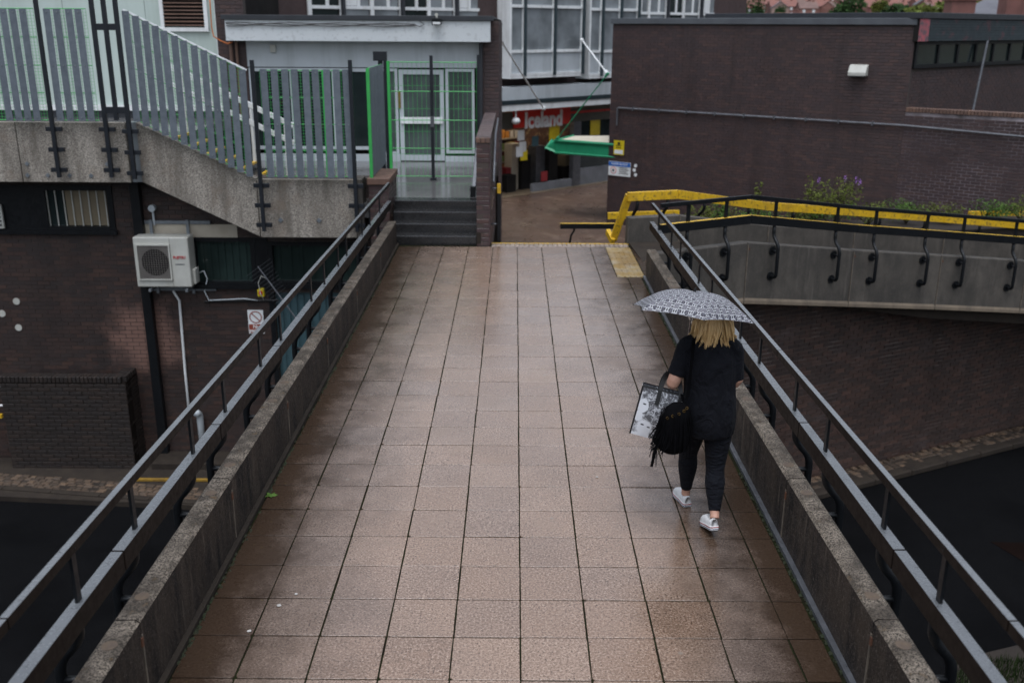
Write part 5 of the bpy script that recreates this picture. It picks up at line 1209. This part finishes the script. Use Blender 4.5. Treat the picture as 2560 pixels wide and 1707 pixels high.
# ================================================================== PEOPLE AND WHAT THEY CARRY
SKIN = M('skin', (.5, .29, .21), (.46, .25, .18), 6, .5); BTEE = M('black_jersey', (.0042, .0046, .0068), (.0055, .006, .009), 14, .9, .05, 1., 16, spec=.14)
BLEG = M('black_leggings', (.0038, .0042, .0066), (.0052, .006, .009), 10, .9, .05, .9, 26, spec=.14); WSHOE = M('white_canvas', (.68, .68, .68), (.6, .6, .6), 40, .6, .1, .3, 400)
RUB = M('white_rubber', (.7, .7, .7), (.6, .6, .6), 9, .4); NAVY = M('navy_stripe', (.03, .04, .12), None, 5, .5); REDS = M('red_stripe_rubber', (.4, .05, .05), None, 5, .5); SOLE = M('dark_outsole', (.012, .01, .01), None, 5, .7)
def cloth(name, c, c2, fold):
    t = NT(name); P = t.obj(); t.col(t.mix(t.ramp(t.noise(14, 4, .6, P), .4, .6), c, c2)); t.rough(.85); t.set(Specular_IOR_Level=.14, Sheen_Weight=.012, Sheen_Roughness=.5)
    f = t.noise(1, 3, .55, t.scaled(P, fold), 1.2); t.bump(t.math('ADD', f, t.math('MULTIPLY', t.noise(240, 2, .5, P), .02)), .8, .05); return t.m
BTEE = cloth('black_jersey', (.0048, .0052, .0078), (.0062, .0068, .01), (9, 9, 6)); BLEG = cloth('black_leggings', (.0045, .005, .008), (.006, .007, .0105), (6, 6, 26))
def limb(mb, pts, rad, n=16, squash=None, side=Vector((1, 0, 0))):
    """tapered loft through joints; rad = (rx, ry) pairs; rx measured along 'side'"""
    pts = [Vector(p) for p in pts]; rings = []
    for i, p in enumerate(pts):
        t = (pts[min(i+1, len(pts)-1)]-pts[max(i-1, 0)]).normalized()
        s = (side-t*side.dot(t)).normalized(); b = t.cross(s); rx, ry = rad[i] if isinstance(rad[i], tuple) else (rad[i], rad[i])
        rings.append([p+s*(rx*math.cos(2*math.pi*k/n))+b*(ry*math.sin(2*math.pi*k/n)) for k in range(n)])
    return mb.loft(rings)
def smooth_path(pts, rad, sub=4):
    """Catmull-Rom resampling of joints and radii"""
    P = [Vector(p) for p in pts]; Rr = [Vector((r if isinstance(r, tuple) else (r, r))) for r in rad]; o, q = [], []
    for i in range(len(P)-1):
        for k in range(sub):
            t = k/sub; a, b, c, d = (max(i-1, 0), i, i+1, min(i+2, len(P)-1))
            f = lambda V: .5*((2*V[b])+(V[c]-V[a])*t+(2*V[a]-5*V[b]+4*V[c]-V[d])*t*t+(3*V[b]-V[a]-3*V[c]+V[d])*t**3)
            o.append(f(P)); q.append(tuple(f(Rr)))
    o.append(P[-1]); q.append(tuple(Rr[-1])); return o, q
def slimb(mb, pts, rad, sub=4, **k): p, r = smooth_path(pts, rad, sub); return limb(mb, p, r, **k)
def ball(mb, c, r, n=12):
    c = Vector(c); rings = []
    for i in range(1, n):
        a = math.pi*i/n; rings.append([c+Vector((r[0]*math.sin(a)*math.cos(2*math.pi*k/16), r[1]*math.sin(a)*math.sin(2*math.pi*k/16), -r[2]*math.cos(a))) for k in range(16)])
    return mb.loft(rings)
def hand(mb, w, d, up, s=1):
    """palm and five bent fingers; w wrist, d pointing direction, up = back of hand, s=-1/1 thumb side"""
    w = Vector(w); d = Vector(d).normalized(); up = Vector(up); up = (up-d*up.dot(d)).normalized(); sd = d.cross(up)*s
    limb(mb, [w, w+d*.04, w+d*.085], [(.026, .018), (.04, .016), (.038, .013)], 12, side=sd)
    for k, (off, ln) in enumerate(((-.03, .06), (-.01, .072), (.011, .068), (.03, .054))):
        b = w+d*.08+sd*off; limb(mb, [b-d*.015, b+d*ln*.45, b+d*ln*.7-up*ln*.35, b+d*ln*.62-up*ln*.8], [.009, .0088, .0082, .006], 8, side=sd)
    b = w+d*.03-sd*.034; limb(mb, [b+sd*.012, b-sd*.02+d*.03-up*.01, b-sd*.018+d*.06-up*.03], [.012, .0105, .007], 8, side=up)
def skinned(mb, name, mat, parent, voxel, it=4):
    o = mb.build(name, mat, parent, smooth=True)
    r = o.modifiers.new('remesh', 'REMESH'); r.mode = 'VOXEL'; r.voxel_size = voxel; r.use_smooth_shade = True
    s = o.modifiers.new('smooth', 'SMOOTH'); s.iterations = it; s.factor = .5
    return o
woman = thing('person', (1.36, 1.92, 0), 'person in black t-shirt and leggings with white shoes walking away', 'person')
LS, RS = Vector((1.172, 1.935, 1.335)), Vector((1.503, 1.935, 1.315)); LE, RE = Vector((1.08, 1.885, 1.075)), Vector((1.53, 1.93, 1.07)); LW_, RW_ = Vector((1.135, 2.11, 1.07)), Vector((1.27, 2.185, 1.13))
LH, LK, LA = Vector((1.265, 1.925, .84)), Vector((1.262, 2.085, .455)), Vector((1.268, 2.125, .085)); RH, RK, RA = Vector((1.43, 1.905, .84)), Vector((1.413, 1.84, .44)), Vector((1.392, 1.645, .135))
SPINE = [(1.35, 1.905, .76), (1.347, 1.9, .86), (1.345, 1.91, 1.02), (1.342, 1.925, 1.2), (1.34, 1.94, 1.33), (1.342, 1.95, 1.385), (1.348, 1.965, 1.42), (1.354, 1.985, 1.47)]
b = MB(); slimb(b, SPINE, [(.16, .12), (.19, .145), (.175, .13), (.185, .13), (.175, .09), (.075, .065), (.055, .055), (.052, .055)])
ball(b, (1.357, 2.0, 1.515), (.076, .096, .115)); ball(b, (1.357, 2.085, 1.495), (.014, .02, .02)); ball(b, (1.283, 1.99, 1.505), (.01, .02, .03)); ball(b, (1.431, 1.99, 1.505), (.01, .02, .03))
for x in (1.327, 1.387): ball(b, (x, 2.075, 1.53), (.014, .012, .009), 8)
ball(b, (1.357, 2.075, 1.455), (.024, .014, .009), 8)
for S_, E_, W_ in ((LS, LE, LW_), (RS, RE, RW_)):
    slimb(b, [S_+Vector((0, 0, .01)), S_*.5+E_*.5, E_, E_*.5+W_*.5, W_], [.052, .05, .046, .041, .026])
hand(b, LW_, (.05, 1, -.05), (0, 0, 1), 1); hand(b, RW_, (-.5, .5, .35), (.6, .7, 0), -1)
for H_, K_, A_ in ((LH, LK, LA), (RH, RK, RA)):
    slimb(b, [H_, H_*.5+K_*.5, K_, K_*.62+A_*.38, A_+(K_-A_)*.12, A_], [(.095, .105), (.08, .085), (.056, .058), (.056, .058), (.034, .037), (.036, .042)])
skinned(b, 'body', SKIN, woman, .0065, 5)
t_ = MB(); slimb(t_, [(1.362, 1.895, .692), (1.358, 1.895, .79), (1.352, 1.9, .9), (1.347, 1.912, 1.04), (1.343, 1.925, 1.2), (1.34, 1.938, 1.31), (1.342, 1.95, 1.385), (1.344, 1.958, 1.41)],
      [(.175, .15), (.19, .17), (.192, .165), (.186, .15), (.188, .145), (.178, .11), (.095, .075), (.068, .066)])
for S_, E_, k in ((LS, LE, .80), (RS, RE, .93)):
    e = S_+(E_-S_)*k; slimb(t_, [S_+(Vector((1.34, 1.94, 1.36))-S_)*.35, S_, S_*.5+e*.5, e], [(.07, .07), .068, .066, .064])
skinned(t_, 't_shirt', BTEE, woman, .0085, 6)
l_ = MB(); slimb(l_, [(1.352, 1.905, .7), (1.35, 1.903, .8), (1.347, 1.905, .95)], [(.15, .125), (.19, .155), (.18, .14)])
for H_, K_, A_ in ((LH, LK, LA), (RH, RK, RA)):
    e = A_+(K_-A_)*.14
    slimb(l_, [H_+Vector((0, 0, .02)), H_*.55+K_*.45, K_, K_*.68+A_*.32, K_*.3+A_*.7, e], [(.108, .118), (.098, .1), (.069, .072), (.072, .076), (.05, .053), (.041, .045)], 6)
lg2 = skinned(l_, 'leggings', BLEG, woman, .008, 4)
# canvas shoes
def shoe(M4):
    P_ = lambda x, y, z: M4 @ Vector((x, y, z)); n = 18
    def loop(y, w_, z0, z1, k): 
        return None
    ys = [(-.052, .023), (-.043, .03), (-.02, .034), (.03, .033), (.085, .038), (.13, .039), (.16, .031), (.178, .015)]
    def outline(gr, z): 
        L = [(-w_-gr, y) for y, w_ in ys]; Rr = [(w_+gr, y) for y, w_ in reversed(ys)]
        pts = L+Rr; c = Vector((0, .06)); return [P_(x, c.y+(y-c.y)*(1+gr*8), z) for x, y in pts]
    o = MB().loft([outline(-.002, 0), outline(.002, .004), outline(.002, .03), outline(0, .034)]).build('shoe', RUB, woman, smooth=False)
    MB().loft([outline(-.004, -.004), outline(-.002, .001)]).build('outsole', SOLE, o)
    MB().loft([outline(.0032, .021), outline(.0032, .0265)]).build('red_line', REDS, o); MB().loft([outline(.0032, .008), outline(.0032, .012)]).build('navy_line', NAVY, o)
    tops = [.052, .06, .05, .046, .062, .05, .034, .022]
    rings = []
    for (y, w_), h in zip(ys, tops):
        w2 = w_-.002; rings.append([P_(w2*math.copysign(abs(math.cos(a))**.7, math.cos(a)), y, .03+h*max(0, math.sin(a))**.8) for a in [math.pi*k/12 for k in range(13)]])
    u = MB(); 
    for r in rings: u.v += [tuple(p) for p in r]
    for i in range(len(rings)-1):
        for k in range(12): u.f.append((i*13+k, i*13+k+1, (i+1)*13+k+1, (i+1)*13+k)); u.mi.append(0)
    u.f.append(tuple(range(13))); u.mi.append(0); u.build('canvas_upper', WSHOE, o, smooth=True)
    return o
shoe(Matrix.Translation((LA.x-.004, LA.y-.01, .005)) @ Matrix.Rotation(R_(14), 4, 'Z'))
shoe(Matrix.Translation((RA.x-.012, RA.y-.005, .052)) @ Matrix.Rotation(R_(10), 4, 'Z') @ Matrix.Rotation(R_(-16), 4, 'X'))
# hair
HC = Vector((1.357, 1.99, 1.520)); hairm = NT('blonde_hair'); hr = hairm.rnd()
hairm.col(hairm.mix(hairm.ramp(hairm.n('ShaderNodeNewGeometry').outputs['Random Per Island'], 0, 1), (.36, .2, .065), (.78, .55, .27))); hairm.rough(.45); hairm.set(Specular_IOR_Level=.4); hairm = hairm.m
h_ = MB(); ball(h_, HC+Vector((0, -.012, .012)), (.092, .1, .118)); rg = random.Random(4)
for c in range(95):
    a0 = rg.uniform(-.2, math.pi+.2)+math.pi; el0 = rg.uniform(-.15, 1.25); en0 = 1.315+.06*abs(math.cos(a0))+rg.gauss(0, .03); bulge = rg.uniform(0, .034); flick = rg.uniform(-.01, .045); sway = rg.gauss(0, .022)
    for q in range(14):
        a = a0+rg.gauss(0, .075); el = el0+rg.gauss(0, .08); o_ = Vector((math.cos(a), math.sin(a), 0)); oc_ = Vector((math.cos(a0), math.sin(a0), 0))
        root = HC+Vector((math.cos(a)*math.cos(el)*.088, math.sin(a)*math.cos(el)*.095, math.sin(el)*.115+.005))
        m1 = HC+o_*(.108+bulge); m1.z = HC.z-.01
        m2 = HC+(o_*.6+oc_*.4)*(.116+bulge)+Vector((sway*.3, 0, 0)); m2.z = 1.44+rg.gauss(0, .006)
        m3 = HC+(o_*.35+oc_*.65)*(.108+bulge)+Vector((sway*.7, 0, 0)); m3.z = (1.44+en0)/2
        m4 = HC+(o_*.2+oc_*.8)*(.1+bulge+flick)+Vector((sway+rg.gauss(0, .003), rg.gauss(0, .003), 0)); m4.z = en0+rg.gauss(0, .01)
        w0 = rg.uniform(.0026, .0044)
        h_.tube([root, m1, m2, m3, m4], [w0*.8, w0, w0, w0*.85, .0006], 4, caps=False)
h_.build('hair', hairm, woman, smooth=True)

# ------------------------------------------------------------------ umbrella
AP = aY(1596, 671, 1.93); ur = .44; uh = .15
axis = (Vector((0, 0, 1))+Vector((.115, .19, 0))).normalized(); ux = (Vector((1, 0, 0))-axis*axis.x).normalized(); uy = axis.cross(ux)
UM = frame(AP-axis*uh, ux, uy, axis)
um = NT('patterned_umbrella_cloth'); uv = um.n('ShaderNodeTexCoord').outputs['UV']; U_, V_, _ = um.sep(uv)
def band(c): f = um.math('FRACT', um.math('MULTIPLY', c, 1/.056)); return um.math('LESS_THAN', um.math('ABSOLUTE', um.math('SUBTRACT', f, .5)), .2)
bu, bv = band(U_), band(V_)
fine = um.ramp(um.noise(260, 2, .7, uv), .42, .58); gbase = um.mix(fine, (.045, .042, .065), (.25, .25, .27))
def dots(c, d, k, lo, hi):   # beads along a band
    f = um.math('ABSOLUTE', um.math('SUBTRACT', um.math('FRACT', um.math('MULTIPLY', c, k/.056)), .5)); g = um.math('ABSOLUTE', um.math('SUBTRACT', um.math('FRACT', um.math('MULTIPLY', d, 1/.056)), .5))
    return um.math('MULTIPLY', um.math('LESS_THAN', f, .3), um.math('LESS_THAN', g, hi))
du = um.mix(dots(V_, U_, 3.5, 0, .15), (.42, .43, .45), (.014, .012, .022)); dv = um.mix(dots(U_, V_, 3.5, 0, .12), (.43, .44, .46), (.012, .01, .02))
kx = um.mix(bu, gbase, du); kx = um.mix(bv, kx, dv); both = um.math('MULTIPLY', bu, bv)
star = um.ramp(um.noise(150, 1, .5, uv), .46, .54); kx = um.mix(both, kx, um.mix(star, (.022, .02, .03), (.12, .12, .15)))
um.col(kx); um.rough(.5); um.set(Specular_IOR_Level=.45)
tr = um.n('ShaderNodeBsdfTranslucent'); um.put(tr.inputs[0], kx); mx = um.n('ShaderNodeMixShader'); mx.inputs[0].default_value = .18
um.t.links.new(um.b.outputs[0], mx.inputs[1]); um.t.links.new(tr.outputs[0], mx.inputs[2]); um.t.links.new(mx.outputs[0], um.t.nodes['Material Output'].inputs[0]); um = um.m
umb = thing('umbrella', AP-axis*.6, 'black and white patterned umbrella held over the person', 'umbrella')
NR = 6; NU, NV = 14, 12; cv, cf, cuv = [], [], []
A0_ = R_(-90)
def cz(t): return uh*(1-t**2.5)
for k in range(NR):
    mid = A0_+(k+.5)*2*math.pi/NR; base = len(cv)
    for j in range(NV+1):
        t = max(j/NV, .004)
        for i in range(NU+1):
            s = -1+2*i/NU; ang = mid+s*math.pi/NR
            rho = ur*t; chord = math.cos(math.pi/NR)/math.cos(s*math.pi/NR)
            r = rho*(1-(1-chord)*(.45+.55*t)); hem = (1-s*s)*.11*max(0, t-.55)/.45 * t
            r2 = r*(1-hem*.6); z = cz(t)+(1-s*s)*.018*math.sin(math.pi*min(1, t))-(.0)
            z += hem*uh*.5
            p = UM @ Vector((r2*math.cos(ang), r2*math.sin(ang), z)); cv.append(p); cuv.append((r2*math.sin(s*math.pi/NR), r2*math.cos(s*math.pi/NR)*1.06+.0))
    for j in range(NV):
        for i in range(NU):
            a = base+j*(NU+1)+i; cf.append((a, a+1, a+NU+2, a+NU+1))
me = bpy.data.meshes.new('canopy'); me.from_pydata([tuple(p) for p in cv], [], cf); me.materials.append(um)
ul = me.uv_layers.new(name='UVMap')
for lp_ in me.loops: ul.data[lp_.index].uv = cuv[lp_.vertex_index]
me.polygons.foreach_set('use_smooth', [True]*len(me.polygons))
inst('canopy', me, umb)
STEEL = M('polished_steel', (.4, .4, .42), None, 9, .25, metal=.9)
for k in range(NR):
    ang = A0_+k*2*math.pi/NR; pts = [UM @ Vector((ur*t*math.cos(ang), ur*t*math.sin(ang), cz(t)-.006)) for t in (.02, .2, .4, .6, .8, .985)]
    rb_ = MB().tube(pts, .0022, 5).build('rib', STEEL, umb)
    MB().tube([pts[2], UM @ Vector((0, 0, -.06))], .0016, 4).build('stretcher', STEEL, rb_)
    q = UM @ Vector((ur*1.012*math.cos(ang), ur*1.012*math.sin(ang), cz(1)-.002)); MB().tube([pts[-1], q], .004, 6).build('tip', MT['black'], rb_)
MB().tube([UM @ Vector((0, 0, uh-.01)), UM @ Vector((0, 0, uh+.03))], [.012, .006], 8).build('ferrule', MT['black'], umb)
hnd = RW_+Vector((-.045, .055, .03)); MB().tube([UM @ Vector((0, 0, uh-.01)), hnd+Vector((0, 0, .05))], .0055, 8).build('shaft', STEEL, umb)
dsh = (hnd-(UM @ Vector((0, 0, uh)))).normalized(); MB().tube([hnd-dsh*.06, hnd+dsh*.09], .014, 10).build('handle', MT['black'], umb, smooth=True)

# ------------------------------------------------------------------ printed tote bag on the left forearm
bd = Vector((-.2, .05, -.98)).normalized(); bx = Vector((.97, -.16, -.19)); bx = (bx-bd*bx.dot(bd)).normalized(); bn = bx.cross(bd)
if bn.y > 0: bn = -bn
T0 = aY(1477, 881, 1.97); BW, BH_ = .39, .385
tm_ = NT('printed_tote'); ob = tm_.n('ShaderNodeTexCoord').outputs['UV']
base = tm_.mix(tm_.ramp(tm_.noise(7, 5, .75, ob, 2.2), .44, .5), (.68, .7, .74), (.025, .024, .03))
hair_ = tm_.n('ShaderNodeTexWave', wave_type='BANDS'); tm_.put(hair_.inputs[0], ob); hair_.inputs['Scale'].default_value = 16; hair_.inputs['Distortion'].default_value = 9; hair_.inputs['Detail'].default_value = 4
base = tm_.mix(.3, base, tm_.mix(tm_.ramp(hair_.outputs[0], .3, .7), (.08, .08, .09), (.5, .51, .54)))
def spot(u, v, ru, rv, inner, outer):
    x, y, z = tm_.sep(ob); a = tm_.math('POWER', tm_.math('ABSOLUTE', tm_.math('MULTIPLY', tm_.math('SUBTRACT', x, u), 1/ru)), 2); c = tm_.math('POWER', tm_.math('ABSOLUTE', tm_.math('MULTIPLY', tm_.math('SUBTRACT', y, v), 1/rv)), 2)
    return tm_.ramp(tm_.math('ADD', tm_.math('ADD', a, c), tm_.ramp(tm_.noise(14, 3, .6, ob), .3, .7, -.2, .2)), inner, outer, 1, 0)
for u, v, ru, rv in ((.1, .62, .11, .15), (.22, .2, .15, .17), (.07, .4, .08, .12), (.45, .03, .5, .06)): base = tm_.mix(spot(u, v, ru, rv, .75, 1.05), base, (.7, .72, .76))
for u, v in ((.12, .66), (.18, .25), (.3, .23)): base = tm_.mix(spot(u, v, .035, .016, .6, 1.1), base, (.03, .03, .035))
x_, y_, _ = tm_.sep(ob); base = tm_.mix(tm_.math('LESS_THAN', tm_.math('MINIMUM', x_, tm_.math('SUBTRACT', 1, y_)), .022), base, (.012, .012, .014))
tm_.col(base); tm_.rough(.4); tm_ = tm_.m
tote = thing('tote_bag', T0, 'white tote bag with black print hanging from the left forearm', 'bag')
def tq(u, v, o=0): 
    bul = .03*math.sin(math.pi*u)*math.sin(math.pi*min(1, max(0, v)))
    return T0+bx*(BW*u)+bd*(BH_*(1-v))+bn*(o+bul*(1 if o > 0 else -1))
for nm, o in (('front_panel', .035), ('back_panel', -.035)):
    vs, fs, uvs = [], [], []; n = 10
    for j in range(n+1):
        for i in range(n+1): vs.append(tuple(tq(i/n, j/n, o))); uvs.append((i/n, j/n))
    for j in range(n):
        for i in range(n): a = j*(n+1)+i; fs.append((a, a+1, a+n+2, a+n+1))
    me = bpy.data.meshes.new(nm); me.from_pydata(vs, [], fs); me.materials.append(tm_); ul = me.uv_layers.new(name='UVMap')
    for lp_ in me.loops: ul.data[lp_.index].uv = uvs[lp_.vertex_index]
    me.polygons.foreach_set('use_smooth', [True]*len(me.polygons)); inst(nm, me, tote)
gs = MB()
for u in (0, 1):
    gs.add([tq(u, 0, .035), tq(u, 1, .035), tq(u, 1, -.035), tq(u, 0, -.035)], [(0, 1, 2, 3)])
gs.add([tq(0, 0, .035), tq(1, 0, .035), tq(1, 0, -.035), tq(0, 0, -.035)], [(0, 1, 2, 3)]); gs.build('gusset', WSHOE, tote)
MB().tube([tq(0, 0, .036), tq(0, 1, .036)], .004, 5).tube([tq(0, 1, .036), tq(1, 1, .036)], .004, 5).build('piping', MT['cable'], tote)
arm = (LE*.55+LW_*.45)
for o in (.036, -.036):
    a = tq(.33, .97, o); c = tq(.72, .97, o); pk = arm+Vector((-.02, (.0 if o > 0 else .03), .045))
    pts = [tq(.33, .72, o*1.15), a]+arc(a, (a+pk)/2+Vector((-.02, 0, .05)), pk, 5)+arc(pk, (c+pk)/2+Vector((.03, 0, .05)), c, 5)[1:]+[tq(.72, .72, o*1.15)]
    m = MB()
    for p, q in zip(pts, pts[1:]): m.beam(p, q+(q-p)*.05, .03, .004, up=bn)
    m.build('handle', MT['cable'], tote)
inst('lettering', text_mesh('REVOLUTION', .036, MT['cable'], 'lettering', .0012, .0008), tote, frame(tq(.63, .055, .046), bx, -bd, bn))
# ------------------------------------------------------------------ fringed shoulder bag
SUEDE = M('black_suede', (.0035, .0035, .004), (.005, .005, .006), 20, .95, .04, .4, 200, spec=.03); GOLD = M('brass_eyelet', (.5, .33, .12), None, 9, .3, metal=.9)
hb = thing('shoulder_bag', (1.1, 1.76, .5), 'black fringed drawstring bag slung from the left shoulder', 'bag')
bc = aY(1550, 984, 1.74)
HBz = [(.19, .045, .03), (.16, .08, .05), (.1, .096, .07), (.0, .108, .08), (-.1, .115, .082), (-.155, .1, .07), (-.18, .055, .045)]
b_ = MB(); b_.loft([[bc+Vector((rx*math.cos(2*math.pi*k/20)+.06*dz, ry*math.sin(2*math.pi*k/20), dz)) for k in range(20)] for dz, rx, ry in HBz[::-1]]); b_.build('pouch', SUEDE, hb, smooth=True)
for k, (dx, dz) in enumerate(((-.065, .1), (-.03, .12), (.01, .14), (.045, .158), (.065, .175))):
    c = bc+Vector((dx, -.072+.01*abs(k-2), dz)); m = MB()
    for q in range(10):
        a = 2*math.pi*q/10; m.obox(c+Vector((math.cos(a)*.0085, 0, math.sin(a)*.0085)), (.0028*-math.sin(a), 0, .0028*math.cos(a)), (0, .002, 0), (.002*math.cos(a), 0, .002*math.sin(a)))
    m.build('eyelet', GOLD, hb)
stp_ = [bc+Vector((.03, 0, .18)), Vector((1.165, 1.775, 1.0)), Vector((1.18, 1.785, 1.2)), Vector((1.195, 1.83, 1.33)), Vector((1.21, 1.935, 1.398)), Vector((1.2, 2.05, 1.3)), Vector((1.16, 2.08, 1.05)), bc+Vector((.06, .06, .18))]
sp_, _ = smooth_path(stp_, [.01]*8, 5); m = MB()
for p, q in zip(sp_, sp_[1:]): m.beam(p, q+(q-p)*.05, .022, .005, up=(.2, -1, .3))
m.build('strap', SUEDE, hb)
rg = random.Random(8); fr = MB()
for k in range(110):
    a = rg.uniform(0, 2*math.pi); z0_ = rg.uniform(.0, .16); rx = .103; p0 = bc+Vector((rx*math.cos(a), .085*math.sin(a), z0_*.9)); ln = rg.uniform(.14, .24)
    out = Vector((math.cos(a), math.sin(a)*.7, 0)); fl_ = Vector((-.05*rg.random() if math.cos(a) < -.2 else 0, 0, 0))
    fr.tube([p0, p0+out*.018-Vector((0, 0, ln*.4)), p0+out*.012-Vector((0, 0, ln*.75))+fl_*.6, p0+out*.01-Vector((0, 0, ln))+fl_*1.5], [.003, .0032, .003, .002], 4, caps=False)
for k in range(18):
    p0 = bc+Vector((-.103, rg.uniform(-.05, .02), rg.uniform(-.08, .06))); e = p0+Vector((rg.uniform(-.075, -.01), rg.uniform(-.04, .02), -rg.uniform(.12, .22)))
    fr.tube([p0, (p0+e)/2+Vector((-.015, 0, .01)), e], [.0032, .003, .002], 4, caps=False)
fr.build('fringe', SUEDE, hb)
ts = bc+Vector((-.12, -.03, -.08)); MB().beam(ts, ts+Vector((-.035, 0, -.2)), .02, .005, up=(0, -1, 0)).build('tassel_tab', SUEDE, hb)

# ------------------------------------------------------------------ someone inside the shop doorway
sp0 = onp(*r4(470, 1060), NS, DS-.9); fx, fy, fz = sp0.x, sp0.y, SZ+.02
shp = thing('person', (fx, fy, fz), 'person in dark clothes standing in the shop doorway', 'person')
b = MB(); W3 = lambda x, y, z: Vector((fx, fy, fz))+US*x-NS*y+Vector((0, 0, z))
slimb(b, [W3(0, 0, .85), W3(0, 0, 1.05), W3(0, 0, 1.3), W3(0, 0, 1.42), W3(0, .01, 1.5)], [(.17, .13), (.16, .12), (.2, .12), (.12, .09), (.055, .055)], side=US); ball(b, W3(0, .02, 1.6), (.08, .09, .115))
for sx in (-1, 1):
    slimb(b, [W3(.2*sx, 0, 1.38), W3(.25*sx, 0, 1.1), W3(.2*sx, .18, 1.0)], [.055, .046, .03], side=US)
    slimb(b, [W3(.09*sx, 0, .88), W3(.1*sx, .03, .48), W3(.1*sx, 0, .1), W3(.1*sx, .1, .04)], [.09, .062, .045, .04], side=US)
skinned(b, 'body', SKIN, shp, .02, 2)
b = MB(); slimb(b, [W3(0, 0, .78), W3(0, 0, 1.05), W3(0, 0, 1.3), W3(0, 0, 1.43)], [(.19, .15), (.19, .15), (.22, .14), (.12, .1)], side=US)
for sx in (-1, 1): slimb(b, [W3(.18*sx, 0, 1.38), W3(.235*sx, 0, 1.16)], [.08, .07], side=US)
skinned(b, 'top', M('charcoal_top', (.04, .042, .05), None, 5, .8), shp, .02, 2)
b = MB()
for sx in (-1, 1): slimb(b, [W3(.09*sx, 0, .9), W3(.1*sx, .03, .48), W3(.1*sx, 0, .08)], [.12, .085, .07], side=US)
skinned(b, 'trousers', BLEG, shp, .02, 2)
b = MB(); ball(b, W3(0, -.02, 1.63), (.095, .1, .11)); b.build('hair', M('dark_hair', (.03, .02, .015), None, 5, .6), shp, smooth=True)

# ------------------------------------------------------------------ small things on the slabs
lf = aZ(622, 1137, .004); m = MB(); rg = random.Random(6); n = 15; out = []
for k in range(n):
    a = 2*math.pi*k/n; r = .045 if k % 3 == 0 else (.022 if k % 3 == 1 else .03); out.append((lf.x+r*1.25*math.cos(a), lf.y+r*1.2*math.sin(a), .008+.006*math.sin(3*a)))
m.add([(lf.x, lf.y, .012)]+out, [(0, 1+k, 1+(k+1) % n) for k in range(n)]); m.tube([(lf.x, lf.y, .01), (lf.x-.06, lf.y-.02, .006)], .0015, 4)
so_ = m.build('fallen_leaf', MT['leafg'], label='green lobed leaf fallen in the gutter by the left parapet', cat='leaf'); sm_ = so_.modifiers.new('solid', 'SOLIDIFY'); sm_.thickness = .0012
GUM = M('grey_gum', (.42, .4, .38), None, 40, .7)
for i, (x, y, r, lab) in enumerate(((641, 1391, .016, 'pale round gum spot on the lower left slabs'), (573, 1450, .013, 'white dropping near the left gutter'), (680, 1365, .012, 'small white dropping above the gum spot'), (1371, 1096, .012, 'bluish spot on a slab left of the walking person'))):
    c = aZ(x, y, 0); m = MB(); rg = random.Random(i+40); pts = [(c.x+r*rg.uniform(.6, 1.25)*math.cos(2*math.pi*k/9), c.y+r*rg.uniform(.6, 1.25)*math.sin(2*math.pi*k/9), .0035) for k in range(9)]
    m.prism(pts, (0, 0, .003)); m.build('slab_spot', GUM, label=lab, cat='spot')
